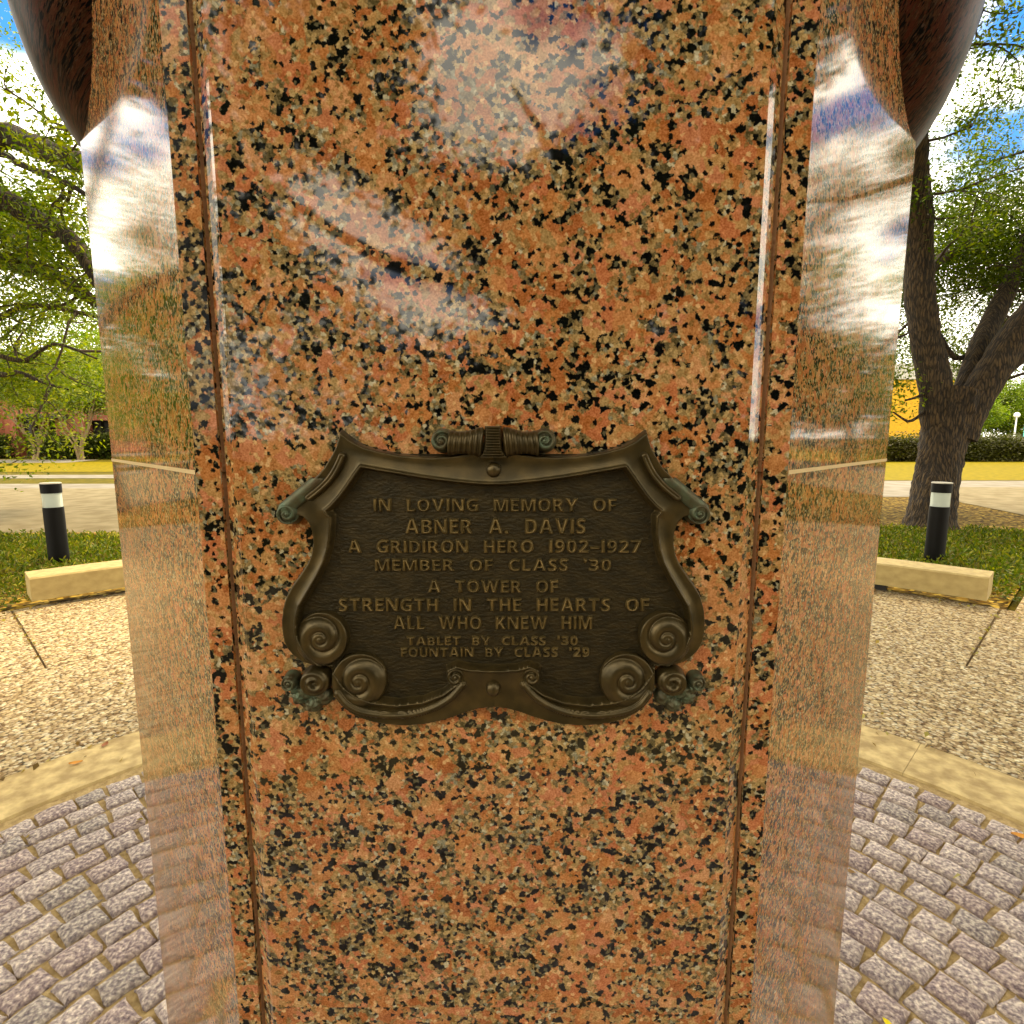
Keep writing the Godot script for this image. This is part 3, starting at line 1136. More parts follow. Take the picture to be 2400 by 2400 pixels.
func make_bollard(label: String, at: Vector3, lean := 0.0):
	var t := thing("bollard_light", label, "bollard light", at, 0.0, "black bollard lights in the planting")
	t.rotation.z = lean
	part("post", lathe([Vector2(0.087, -0.05), Vector2(0.087, 0.62), Vector2(0.083, 0.622), Vector2(0.0, 0.622)], 40), M.black, t)
	var lens := part("lens", lathe([Vector2(0.082, 0.6225), Vector2(0.082, 0.765), Vector2(0.0, 0.7655)], 40), M.glass, t)
	part("lamp_core", lathe([Vector2(0.026, 0.6226), Vector2(0.026, 0.7), Vector2(0.04, 0.72), Vector2(0.04, 0.76), Vector2(0.0, 0.76)], 20), M.lens, lens)
	part("back_reflector", half_shell(0.076, 0.624, 0.764), M.louvre, lens)
	var cap := part("cap", lathe([Vector2(0.0, 0.7665), Vector2(0.088, 0.7665), Vector2(0.088, 0.864), Vector2(0.085, 0.868), Vector2(0.0, 0.87)], 40), M.black, t)
	part("cap_rim", lathe([Vector2(0.0885, 0.86), Vector2(0.0885, 0.8685), Vector2(0.083, 0.871), Vector2(0.0, 0.8715)], 40), M.trim, cap)
	return lens

func half_shell(r: float, y0: float, y1: float) -> ArrayMesh:
	var st := new_st()
	for k in 20:
		var a := PI + PI * k / 20.0
		var b := PI + PI * (k + 1) / 20.0
		quad(st, Vector3(cos(a) * r, y0, sin(a) * r), Vector3(cos(a) * r, y1, sin(a) * r), Vector3(cos(b) * r, y1, sin(b) * r), Vector3(cos(b) * r, y0, sin(b) * r))
	return st.commit()

# ---------------------------------------------------------------- plants
func leaf_clump(count: int, spread: float, size: float, s: int, narrow := 0.45) -> ArrayMesh:
	var g := RandomNumberGenerator.new()
	g.seed = s
	var st := new_st()
	for i in count:
		var p := Vector3(g.randfn(), g.randfn() * 0.7, g.randfn()) * spread * 0.5
		var d := Vector3(g.randfn(), g.randfn() * 0.6 - 0.1, g.randfn()).normalized()
		var n := Vector3(g.randfn() * 0.6, 1.0, g.randfn() * 0.6).normalized()
		var w := d.cross(n).normalized() * size * narrow * 0.5
		var l := d * size * g.randf_range(0.7, 1.2)
		var b := l * 0.55 + n * size * 0.08
		var tint := g.randf_range(0.75, 1.2)
		for tr in [[p, p + b + w, p + b - w], [p + b + w, p + l, p + b - w]]:
			var nn: Vector3 = (tr[2] - tr[0]).cross(tr[1] - tr[0]).normalized()
			for v in tr:
				st.set_normal(nn)
				st.set_color(Color(tint, tint, tint))
				st.add_vertex(v)
	return st.commit()

func crown(called: String, parent: Node, spots: Array, mesh: Mesh, cols: Array, lo := 0.75, hi := 1.25) -> MultiMeshInstance3D:
	var mm := MultiMesh.new()
	mm.transform_format = MultiMesh.TRANSFORM_3D
	mm.use_colors = true
	mm.mesh = mesh
	mm.instance_count = spots.size()
	for i in spots.size():
		var b := Basis.from_euler(Vector3(rng.randf_range(-0.5, 0.5), rng.randf() * TAU, rng.randf_range(-0.5, 0.5))).scaled(Vector3.ONE * rng.randf_range(lo, hi))
		mm.set_instance_transform(i, Transform3D(b, spots[i]))
		var c: Color = cols[rng.randi() % cols.size()]
		var k := rng.randf_range(0.8, 1.2)
		mm.set_instance_color(i, Color(c.r * k, c.g * k, c.b * k))
	var o := MultiMeshInstance3D.new()
	o.multimesh = mm
	o.material_override = M.leaf
	o.name = called
	if parent == self:
		o.name = numbered(called)
	o.set_meta("kind", "stuff")
	parent.add_child(o, true)
	return o

func blob_spots(blobs: Array, per: float, hollow := 0.35, gaps: FastNoiseLite = null, cut := 0.0) -> Array:
	# points through the volume of ellipsoids (centre, radii), denser towards the outside, with gaps
	var out := []
	for b in blobs:
		var c: Vector3 = b[0]
		var r: Vector3 = b[1]
		var n := int(per * r.x * r.y * r.z)
		for i in n:
			var d := Vector3(rng.randfn(), rng.randfn(), rng.randfn()).normalized()
			var q := pow(rng.randf_range(hollow, 1.0), 0.6)
			var p := c + d * r * q
			if gaps != null and gaps.get_noise_3dv(p) < cut:
				continue
			out.append(p)
	return out

var twig_pts := []
func grow(st: SurfaceTool, base: int, spots: Array, p: Vector3, d: Vector3, length: float, r: float, depth: int) -> int:
	# a crooked twig with side twigs; leaf clumps sit on the outer parts
	var pts := [p]
	var n := 5
	for i in n:
		d = (d + Vector3(rng.randfn(), rng.randfn() * 0.8 + 0.05, rng.randfn()) * 0.28).normalized()
		p += d * length / n
		pts.append(p)
		if depth <= 1 and i > 0:
			for k in 2:
				spots.append(p + Vector3(rng.randfn(), rng.randfn() * 0.7, rng.randfn()) * 0.13)
	base = add_tube(st, pts, taper(n + 1, r, r * 0.35), 5, 0.0, null, base)
	if depth > 0:
		for i in 3 + depth:
			var k := rng.randi_range(1, n)
			var q := (d * 0.5 + Vector3(rng.randfn(), rng.randfn() * 0.6, rng.randfn()).normalized()).normalized()
			base = grow(st, base, spots, pts[k], q, length * rng.randf_range(0.45, 0.7), r * 0.5, depth - 1)
	return base

func bark_noise() -> FastNoiseLite:
	var f := FastNoiseLite.new()
	f.seed = 77
	f.noise_type = FastNoiseLite.TYPE_SIMPLEX_SMOOTH
	f.frequency = 1.6
	return f

func make_right_oak(near: Mesh, shade: Mesh):
	var t := thing("oak_tree", "large live oak with forked rugged trunk behind the right bollard", "tree")
	var bn := bark_noise()
	var tr := smooth_line([Vector3(5.98, -0.15, -7.6), Vector3(6.0, 0.1, -7.62), Vector3(6.04, 0.52, -7.67), Vector3(6.1, 1.05, -7.74), Vector3(6.2, 1.57, -7.81), Vector3(6.3, 1.95, -7.83)], 0.05)
	var rad := []
	for i in tr.size():
		var y: float = tr[i].y
		rad.append(0.275 + 0.07 * exp(-maxf(y, 0.0) * 7.0) + 0.04 * smoothstep(0.9, 1.8, y))
	part("trunk", tube(tr, rad, 40, 0.06, bn), M.bark, t)
	var limbs := [
		[[Vector3(6.12, 1.35, -7.8), Vector3(6.03, 1.8, -7.84), Vector3(5.95, 2.32, -7.91), Vector3(5.82, 2.83, -7.93), Vector3(5.71, 3.41, -7.96), Vector3(5.66, 4.14, -7.96), Vector3(5.4, 5.0, -7.8), Vector3(4.9, 6.0, -7.2), Vector3(4.0, 6.8, -6.2)], 0.24, 0.07],
		[[Vector3(6.3, 1.3, -7.8), Vector3(6.41, 1.8, -7.84), Vector3(6.6, 2.33, -7.96), Vector3(6.9, 2.83, -8.13), Vector3(7.29, 3.37, -8.36), Vector3(7.8, 4.2, -8.7), Vector3(8.2, 5.4, -9.0), Vector3(8.3, 6.6, -9.2)], 0.17, 0.06],
		[[Vector3(6.32, 1.3, -7.75), Vector3(6.44, 1.72, -7.73), Vector3(6.62, 2.15, -7.69), Vector3(6.84, 2.6, -7.65), Vector3(7.1, 3.12, -7.6), Vector3(7.5, 3.9, -7.5), Vector3(8.0, 4.9, -7.1), Vector3(8.2, 5.8, -6.2)], 0.22, 0.08],
		[[Vector3(7.9, 4.7, -7.2), Vector3(9.4, 5.6, -7.0), Vector3(10.8, 5.8, -6.6), Vector3(12.0, 6.2, -6.0)], 0.09, 0.03],
		[[Vector3(6.75, 2.2, -7.66), Vector3(7.05, 2.45, -7.6), Vector3(7.5, 2.65, -7.5), Vector3(8.1, 2.75, -7.4)], 0.1, 0.05],
		[[Vector3(8.3, 2.7, -7.9), Vector3(7.7, 2.35, -7.8), Vector3(7.2, 2.2, -7.8), Vector3(6.85, 2.05, -7.9)], 0.05, 0.015],
		[[Vector3(5.98, 2.0, -7.85), Vector3(5.75, 1.88, -7.8), Vector3(5.5, 1.82, -7.7)], 0.04, 0.015],
		[[Vector3(5.98, 1.75, -7.85), Vector3(5.78, 1.6, -7.8), Vector3(5.62, 1.52, -7.75), Vector3(5.35, 1.66, -7.7)], 0.035, 0.012],
		[[Vector3(6.7, 2.5, -8.0), Vector3(6.45, 2.45, -8.1), Vector3(6.3, 2.75, -8.2), Vector3(6.15, 3.2, -8.3)], 0.05, 0.02],
		[[Vector3(5.7, 3.4, -7.96), Vector3(6.3, 3.9, -8.4), Vector3(7.0, 4.2, -8.9), Vector3(7.8, 4.5, -9.3)], 0.09, 0.03],
		[[Vector3(5.66, 4.1, -7.96), Vector3(5.2, 4.4, -8.6), Vector3(4.9, 4.6, -9.4)], 0.09, 0.03]]
	var spots := []
	var tw := new_st()
	var tb := 0
	for L in limbs:
		var pts := smooth_line(L[0], 0.09)
		part("limb", tube(pts, taper(pts.size(), L[1], L[2]), 20 if L[1] > 0.2 else 10, 0.045 if L[1] > 0.2 else 0.01, bn), M.bark, t)
		for p in pts:
			if p.y > 3.1 and rng.randf() < 0.2:
				tb = grow(tw, tb, spots, p, Vector3(rng.randfn(), rng.randfn() * 0.5 + 0.1, rng.randfn()).normalized(), rng.randf_range(0.7, 1.3), 0.022, 1)
	tw.generate_normals()
	part("twigs", tw.commit(), M.twig, t).set_meta("kind", "stuff")
	var g := FastNoiseLite.new()
	g.seed = 5
	g.frequency = 0.55
	spots.append_array(blob_spots([[Vector3(8.4, 4.7, -9.8), Vector3(2.0, 1.3, 1.5)], [Vector3(8.8, 3.3, -10.2), Vector3(2.0, 0.7, 1.3)], [Vector3(7.2, 4.0, -10.2), Vector3(1.6, 1.2, 1.3)], [Vector3(9.6, 5.4, -8.6), Vector3(1.6, 1.2, 1.4)], [Vector3(8.6, 2.9, -11.0), Vector3(2.0, 0.75, 1.2)], [Vector3(8.3, 3.9, -9.4), Vector3(1.2, 0.6, 0.9)]], 560.0, 0.0, g, -0.1))
	spots.append_array(blob_spots([[Vector3(8.8, 7.2, -10.0), Vector3(2.4, 1.3, 1.5)], [Vector3(11.4, 5.6, -6.2), Vector3(2.4, 1.5, 2.2)], [Vector3(10.4, 6.6, -7.6), Vector3(2.2, 1.1, 1.8)]], 100.0, 0.0, g, 0.0))
	spots = spots.filter(func(p): return p.y > 3.4 or p.z < -8.6 or p.x > 8.2)
	spots.append_array(blob_spots([[Vector3(5.42, 2.08, -7.95), Vector3(0.4, 0.28, 0.3)], [Vector3(5.5, 1.75, -7.9), Vector3(0.3, 0.14, 0.25)], [Vector3(5.3, 2.5, -8.2), Vector3(0.4, 0.25, 0.3)]], 900.0, 0.0))
	crown("crown", t, spots, near, [Color(0.14, 0.19, 0.004), Color(0.09, 0.13, 0.003), Color(0.24, 0.27, 0.005), Color(0.06, 0.09, 0.003)])
	var over := blob_spots([[Vector3(4.6, 7.8, -5.0), Vector3(3.6, 1.2, 3.6)], [Vector3(8.0, 7.8, -3.0), Vector3(3.4, 1.3, 3.4)], [Vector3(5.6, 8.3, -1.0), Vector3(4.2, 1.1, 4.2)], [Vector3(2.0, 8.8, -3.0), Vector3(4.0, 1.0, 4.0)], [Vector3(9.0, 8.0, 1.0), Vector3(4.2, 1.1, 4.2)], [Vector3(3.0, 9.2, 2.0), Vector3(4.4, 1.0, 4.2)]], 75.0, 0.0, g, -0.3)
	crown("shading_crown", t, over, shade, [Color(0.10, 0.13, 0.006), Color(0.07, 0.10, 0.005), Color(0.14, 0.16, 0.008)], 1.1, 1.7)  # unseen canopy, spread overhead to shade the plaza

func make_left_oak(near: Mesh, shade: Mesh):
	var t := thing("oak_tree", "live oak whose long bare limbs reach in from the left edge", "tree")
	var bn := bark_noise()
	var tr := smooth_line([Vector3(-9.6, -0.15, -7.6), Vector3(-9.5, 0.6, -7.6), Vector3(-9.3, 1.5, -7.6), Vector3(-9.0, 2.4, -7.5)], 0.08)
	var rad := []
	for i in tr.size():
		rad.append(0.4 + 0.12 * exp(-maxf(tr[i].y, 0.0) * 6.0))
	part("trunk", tube(tr, rad, 28, 0.05, bn), M.bark, t)
	var limbs := [
		[[Vector3(-9.0, 2.4, -7.5), Vector3(-8.2, 3.7, -7.3), Vector3(-7.2, 4.6, -7.0), Vector3(-5.87, 4.73, -6.73), Vector3(-5.34, 4.52, -6.5), Vector3(-4.63, 4.21, -6.15), Vector3(-4.13, 4.03, -5.93), Vector3(-3.5, 4.1, -5.5)], 0.24, 0.07],
		[[Vector3(-7.0, 4.55, -7.0), Vector3(-5.78, 4.48, -6.59), Vector3(-5.51, 4.33, -6.47), Vector3(-4.53, 3.87, -6.0), Vector3(-4.0, 3.5, -5.8)], 0.05, 0.02],
		[[Vector3(-9.0, 2.3, -7.5), Vector3(-7.9, 3.6, -7.0), Vector3(-6.8, 4.1, -6.7), Vector3(-5.87, 4.01, -6.63), Vector3(-5.52, 3.82, -6.6), Vector3(-4.99, 3.55, -6.36), Vector3(-4.62, 3.26, -6.12), Vector3(-4.34, 2.88, -5.97), Vector3(-4.1, 2.6, -5.9)], 0.22, 0.055],
		[[Vector3(-9.1, 2.0, -7.6), Vector3(-7.8, 3.2, -7.2), Vector3(-6.9, 3.5, -7.0), Vector3(-6.25, 3.44, -6.95), Vector3(-5.69, 3.32, -6.84), Vector3(-5.28, 3.12, -6.71), Vector3(-4.95, 2.92, -6.58), Vector3(-4.5, 2.7, -6.4)], 0.17, 0.05],
		[[Vector3(-6.2, 4.0, -6.7), Vector3(-5.95, 3.6, -6.8), Vector3(-5.7, 3.35, -6.83)], 0.045, 0.04],
		[[Vector3(-7.6, 2.7, -7.5), Vector3(-6.63, 2.85, -7.28), Vector3(-6.12, 2.98, -7.19), Vector3(-5.24, 2.81, -6.97), Vector3(-4.8, 2.7, -6.9)], 0.06, 0.02],
		[[Vector3(-7.6, 2.5, -7.5), Vector3(-6.82, 2.13, -7.38), Vector3(-6.51, 2.16, -7.28), Vector3(-6.09, 2.02, -7.16), Vector3(-5.67, 1.91, -7.05)], 0.05, 0.014],
		[[Vector3(-7.8, 2.7, -7.5), Vector3(-6.8, 2.4, -7.3), Vector3(-6.4, 2.3, -7.3), Vector3(-5.9, 2.5, -7.2), Vector3(-5.3, 2.3, -7.1)], 0.05, 0.014],
		[[Vector3(-9.0, 2.4, -7.5), Vector3(-8.8, 4.4, -6.8), Vector3(-8.0, 6.2, -5.4), Vector3(-6.4, 7.0, -3.6), Vector3(-4.0, 7.4, -2.0)], 0.09, 0.05],
		[[Vector3(-9.0, 2.4, -7.5), Vector3(-10.0, 4.0, -6.6), Vector3(-11.0, 4.8, -4.8), Vector3(-11.4, 5.2, -2.4)], 0.13, 0.04]]
	var spots := []
	var tw := new_st()
	var tb := 0
	for L in limbs:
		var pts := smooth_line(L[0], 0.09)
		part("limb", tube(pts, taper(pts.size(), L[1], L[2]), 16 if L[1] > 0.1 else 9, 0.035 if L[1] > 0.1 else 0.008, bn), M.bark, t)
		for p in pts:
			if p.x > -8.2 and rng.randf() < 0.085:
				tb = grow(tw, tb, spots, p, Vector3(rng.randfn(), rng.randfn() * 0.5 + 0.1, rng.randfn() - 0.2).normalized(), rng.randf_range(0.6, 1.2), 0.02, 1)
	tw.generate_normals()
	part("twigs", tw.commit(), M.twig, t).set_meta("kind", "stuff")
	var g := FastNoiseLite.new()
	g.seed = 15
	g.frequency = 0.5
	spots.append_array(blob_spots([[Vector3(-8.4, 4.95, -9.6), Vector3(1.9, 0.6, 1.3)], [Vector3(-9.0, 2.45, -10.0), Vector3(2.2, 0.75, 1.3)], [Vector3(-8.0, 3.6, -9.2), Vector3(1.6, 0.4, 1.0)]], 620.0, 0.0, g, -0.08))
	spots.append_array(blob_spots([[Vector3(-8.6, 6.9, -9.4), Vector3(2.0, 1.3, 1.4)], [Vector3(-9.8, 4.8, -6.5), Vector3(2.2, 1.2, 2.0)], [Vector3(-11.2, 5.4, -5.6), Vector3(2.4, 1.5, 2.2)], [Vector3(-10.5, 4.2, -3.4), Vector3(2.2, 1.3, 2.4)]], 110.0, 0.0, g, 0.02))
	crown("crown", t, spots, near, [Color(0.24, 0.28, 0.005), Color(0.15, 0.20, 0.004), Color(0.09, 0.13, 0.003), Color(0.34, 0.34, 0.006)])
	var over := blob_spots([[Vector3(-4.2, 8.0, -2.5), Vector3(3.8, 1.2, 3.6)], [Vector3(-8.6, 7.4, -3.8), Vector3(3.4, 1.2, 3.2)], [Vector3(-2.4, 9.0, 1.6), Vector3(4.4, 1.0, 4.2)], [Vector3(-8.0, 8.2, 1.2), Vector3(4.2, 1.1, 4.2)], [Vector3(-1.8, 8.8, -3.6), Vector3(3.6, 1.0, 3.4)]], 75.0, 0.0, g, -0.3)
	crown("shading_crown", t, over, shade, [Color(0.10, 0.13, 0.006), Color(0.07, 0.10, 0.005), Color(0.14, 0.16, 0.008)], 1.1, 1.7)  # foliage added above the view to cut sky and sun on the plaza

func far_tree(label: String, at: Vector3, height: float, spread: float, mesh: Mesh, cols: Array, per := 1.0, group := "trees beyond the street", low := 0.42) -> Node3D:
	var t := thing("shade_tree", label, "tree", at, rng.randf() * TAU, group)
	var top := height * 0.45
	var st := new_st()
	var pts := smooth_line([Vector3(0, -0.2, 0), Vector3(0.1, top * 0.5, 0.05), Vector3(-0.1, top, 0.0), Vector3(0.1, height * 0.75, 0.1)], 0.5)
	var b := add_tube(st, pts, taper(pts.size(), 0.03 * height + 0.05, 0.05), 10, 0.0, null, 0)
	for i in 6:
		var a := TAU * i / 6.0 + rng.randf()
		var s := Vector3(0, top * rng.randf_range(0.7, 1.1), 0)
		var e := Vector3(cos(a) * spread * 0.6, height * rng.randf_range(0.6, 0.85), sin(a) * spread * 0.6)
		var lp := smooth_line([s, s.lerp(e, 0.5) + Vector3(0, 0.3, 0), e], 0.5)
		b = add_tube(st, lp, taper(lp.size(), 0.014 * height, 0.03), 7, 0.0, null, b)
	st.generate_normals()
	part("trunk", st.commit(), M.bark, t)
	var blobs := []
	for i in (11 if low > 0.3 else 17):
		var a := rng.randf() * TAU
		var q := sqrt(rng.randf()) * spread * 0.68
		var y := rng.randf_range(low, 0.9) * height
		q *= sqrt(maxf(0.15, 1.0 - pow((y / height - 0.5) * 1.5, 2.0)))
		var r := spread * rng.randf_range(0.3, 0.48)
		blobs.append([Vector3(cos(a) * q, y, sin(a) * q), Vector3(r, r * 0.72, r)])
	var g := FastNoiseLite.new()
	g.seed = rng.randi() % 1000
	g.frequency = 0.35
	crown("crown", t, blob_spots(blobs, 1100.0 * per / pow(spread, 3.0) * 0.9, 0.3, g, -0.22), mesh, cols)
	return t

func myrtle(label: String, at: Vector3, mesh: Mesh, s: float):
	var t := thing("crape_myrtle", label, "tree", at, 0.0, "crape myrtles in front of the brick building")
	var st := new_st()
	var b := 0
	for i in 7:
		var a := TAU * i / 7.0 + rng.randf_range(-0.3, 0.3)
		var o := Vector3(cos(a), 0, sin(a))
		var pts := smooth_line([Vector3(0, -0.1, 0) + o * 0.12, o * 0.2 + Vector3(rng.randfn() * 0.1, 0.8, rng.randfn() * 0.1), o * 0.7 + Vector3(rng.randfn() * 0.16, 1.9, 0), o * 1.1 + Vector3(rng.randfn() * 0.2, 3.2, 0), o * 1.7 + Vector3(0, 4.6, 0)], 0.35)
		b = add_tube(st, pts, taper(pts.size(), 0.07, 0.02), 7, 0.0, null, b)
		var q: Vector3 = pts[pts.size() / 2]
		b = add_tube(st, [q, q + o * 0.2 + Vector3(0.3, 0.8, 0.2), q + o * 0.4 + Vector3(0.5, 1.9, 0.3)], [0.05, 0.035, 0.02], 6, 0.0, null, b)
	st.generate_normals()
	part("stems", st.commit(), M.pale_bark, t)
	var blobs := []
	for i in 10:
		var a := rng.randf() * TAU
		blobs.append([Vector3(cos(a) * rng.randf_range(0.3, 1.9), rng.randf_range(3.7, 6.3), sin(a) * rng.randf_range(0.3, 1.9)) * s, Vector3(1.25, 0.9, 1.25) * s])
	crown("crown", t, blob_spots(blobs, 190.0, 0.2), mesh, [Color(0.12, 0.14, 0.005), Color(0.09, 0.11, 0.004), Color(0.16, 0.17, 0.006)])

func hedge(label: String, lo: Vector3, hi: Vector3, n: int, mesh: Mesh, cols: Array, group := ""):
	var t := thing("hedge", label, "hedge", Vector3((lo.x + hi.x) * 0.5, 0, (lo.z + hi.z) * 0.5), 0.0, group)
	var h := (hi - lo) * 0.5
	var spots := []
	var f := FastNoiseLite.new()
	f.frequency = 0.5
	f.seed = n
	for i in n:
		var x := rng.randf_range(-h.x, h.x)
		var top := hi.y * (0.88 + 0.3 * f.get_noise_1d(x * 2.0))
		var y := top * pow(rng.randf(), 0.7)
		spots.append(Vector3(x, lo.y + y, rng.randf_range(-h.z, h.z) * (1.0 - 0.2 * y / hi.y)))
	crown("foliage", t, spots, mesh, cols)
	var st := new_st()
	var b := 0
	for i in int((hi.x - lo.x) / 0.6):
		var p := Vector3(-h.x + 0.3 + i * 0.6, -0.1, rng.randf_range(-0.2, 0.2))
		for k in 3:
			b = add_tube(st, [p, p + Vector3(rng.randfn() * 0.15, hi.y * 0.4, rng.randfn() * 0.1), p + Vector3(rng.randfn() * 0.3, hi.y * 0.85, rng.randfn() * 0.2)], [0.03, 0.02, 0.01], 5, 0.0, null, b)
	st.generate_normals()
	part("stems", st.commit(), M.twig, t)

func make_cover(mesh: Mesh):
	# low evergreen ground cover in the two beds beyond the benches
	var spots := []
	var tries := 0
	while spots.size() < 15000 and tries < 90000:
		tries += 1
		var a := rng.randf_range(-54.0, 47.6)
		var r := 5.16 + 4.4 * sqrt(rng.randf())
		if absf(a) < 17.0 or (r < 5.42 and a > -46.7 and a < 46.5):
			continue
		var p := polar(r, a, 0.0)
		if a < 0 and (p.z < -7.0 or a < -60.0):
			continue
		if a > 0 and p.z < -7.9 - 0.25 * sin(p.x * 2.0):
			continue
		if p.distance_to(Vector3(6.0, 0, -7.6)) < 0.42:
			continue
		p.y = rng.randf_range(-0.03, 0.005)
		spots.append(p)
	crown("ground_cover", self, spots, mesh, [Color(0.12, 0.16, 0.008), Color(0.17, 0.20, 0.01), Color(0.08, 0.11, 0.006), Color(0.34, 0.30, 0.015), Color(0.22, 0.17, 0.03)], 0.5, 1.0)
	get_node("ground_cover").set_meta("label", "low dark green ground cover in the beds behind the benches")
	get_node("ground_cover").set_meta("category", "ground cover")

func fallen(label: String, called: String, category: String, at: Vector3, size: float, m: Material, turn: float, narrow := 0.55):
	# a small curled leaf or petal with a little thickness
	var st := new_st()
	var rows := []
	for j in 7:
		var f := j / 6.0
		var w := size * narrow * 0.5 * sin(PI * clampf(f * 0.92 + 0.06, 0, 1))
		rows.append([Vector3(-w, 0.004 + size * 0.12 * absf(f - 0.5), (0.5 - f) * size), Vector3(0, 0.001 + size * 0.2 * pow(f - 0.5, 2.0), (0.5 - f) * size), Vector3(w, 0.004 + size * 0.16 * absf(f - 0.4), (0.5 - f) * size)])
	grid_mesh(st, rows)
	st.generate_normals()
	var o := part(called, st.commit(), m, self, at, turn)
	tag(o, label, category)

# ---------------------------------------------------------------- beyond the street
func wall_with_openings(w: float, h: float, openings: Array, depth: float) -> ArrayMesh:
	# an upright wall in the xy plane from x 0 to w, with reveals round its openings (x0, y0, x1, y1)
	var st := new_st()
	var xs := [0.0, w]
	var ys := [0.0, h]
	for o in openings:
		xs.append_array([o[0], o[2]])
		ys.append_array([o[1], o[3]])
	xs.sort()
	ys.sort()
	for i in xs.size() - 1:
		for j in ys.size() - 1:
			var x0: float = xs[i]
			var x1: float = xs[i + 1]
			var y0: float = ys[j]
			var y1: float = ys[j + 1]
			if x1 - x0 < 1e-4 or y1 - y0 < 1e-4:
				continue
			var open := false
			for o in openings:
				if x0 >= o[0] - 1e-4 and x1 <= o[2] + 1e-4 and y0 >= o[1] - 1e-4 and y1 <= o[3] + 1e-4:
					open = true
			if not open:
				quad(st, Vector3(x0, y0, 0), Vector3(x0, y1, 0), Vector3(x1, y1, 0), Vector3(x1, y0, 0))
	for o in openings:
		var a := Vector3(o[0], o[1], 0)
		var b := Vector3(o[0], o[3], 0)
		var c := Vector3(o[2], o[3], 0)
		var d := Vector3(o[2], o[1], 0)
		var k := Vector3(0, 0, -depth)
		quad(st, a, a + k, b + k, b)
		quad(st, b, b + k, c + k, c)
		quad(st, c, c + k, d + k, d)
		quad(st, d, d + k, a + k, a)
	return st.commit()

func make_brick_building():
	var t := thing("brick_building", "low red brick building with deep dark openings, far left beyond the lawn", "building", Vector3(-41.5, 0, -37.5))
	var op := [[7.45, 0.0, 8.6, 2.75], [9.25, 0.0, 10.2, 2.55], [12.2, 0.9, 14.4, 2.5], [16.0, 0.9, 18.2, 2.5]]
	part("wall", wall_with_openings(22.0, 5.6, op, 0.7), M.brick_red, t)
	part("back_wall", box_mesh(Vector3(0.0, 0, -9.4), Vector3(22, 5.4, -9.0)), M.brick_red, t)
	part("end_wall", box_mesh(Vector3(21.7, 0, -9.0), Vector3(22.0, 5.5, -0.003)), M.brick_red, t)
	part("projecting_bay", box_mesh(Vector3(-28.0, 0, -8.0), Vector3(6.7, 5.9, 0.9)), M.brick_red, t)
	part("roof", box_mesh(Vector3(-0.2, 5.602, -9.6), Vector3(22.2, 5.9, 0.25), 0.02), M.trim, t)
	for o in op:
		var gz := part("glazing", box_mesh(Vector3(o[0], o[1], -0.78), Vector3(o[2], o[3], -0.705)), M.dark, t)
		var n := int((o[2] - o[0]) / 1.1)
		for i in range(1, n + 1):
			var x: float = lerpf(o[0], o[2], i / float(n + 1))
			part("mullion", box_mesh(Vector3(x - 0.05, o[1], -0.7), Vector3(x + 0.05, o[3], -0.6)), M.black, gz)
	part("column", box_mesh(Vector3(8.75, 0, 0.1), Vector3(9.1, 2.9, 0.5), 0.03), M.dark, t)
	part("canopy", box_mesh(Vector3(8.65, 2.6, 0.01), Vector3(11.2, 2.9, 0.9), 0.03), M.dark, t)

func make_tan_building():
	var t := thing("tan_building", "golden tan brick building with pale parapet behind the right oak trunk", "building", Vector3(26.0, 0, -43.0))
	part("wall", wall_with_openings(8.4, 5.8, [], 0.35), M.brick_tan, t)
	part("side_wall", box_mesh(Vector3(8.1, 0, -12.0), Vector3(8.4, 5.8, -0.003)), M.brick_tan, t)
	part("far_side_wall", box_mesh(Vector3(0.0, 0, -12.0), Vector3(0.3, 5.8, -0.003)), M.brick_tan, t)
	part("back_wall", box_mesh(Vector3(0.303, 0, -12.0), Vector3(8.097, 5.8, -11.7)), M.brick_tan, t)
	part("parapet", box_mesh(Vector3(-0.1, 5.802, -12.1), Vector3(8.5, 7.0, 0.12), 0.03), M.trim, t)

func make_street_lamp():
	var t := thing("street_lamp", "small white globe street lamp beyond the hedge, far right", "street lamp", Vector3(54.3, 1.2, -59.0))
	part("pole", lathe([Vector2(0.16, 0), Vector2(0.13, 0.3), Vector2(0.08, 0.4), Vector2(0.06, 2.3), Vector2(0.0, 2.3)], 12), M.white, t)
	var s := SphereMesh.new()
	s.radius = 0.28
	s.height = 0.56
	s.radial_segments = 20
	s.rings = 12
	part("globe", s, M.white, t, Vector3(0, 2.55, 0))
	var b := thing("banner_sign", "small teal sign board beside the white street lamp", "sign", Vector3(55.8, 1.2, -59.0))
	part("board", box_mesh(Vector3(-0.55, 0.25, -0.03), Vector3(0.55, 1.3, 0.03), 0.01), M.teal, b)
	for x in [-0.45, 0.45]:
		part("post", box_mesh(Vector3(x - 0.03, -0.1, -0.08), Vector3(x + 0.03, 1.25, -0.035)), M.black, b)

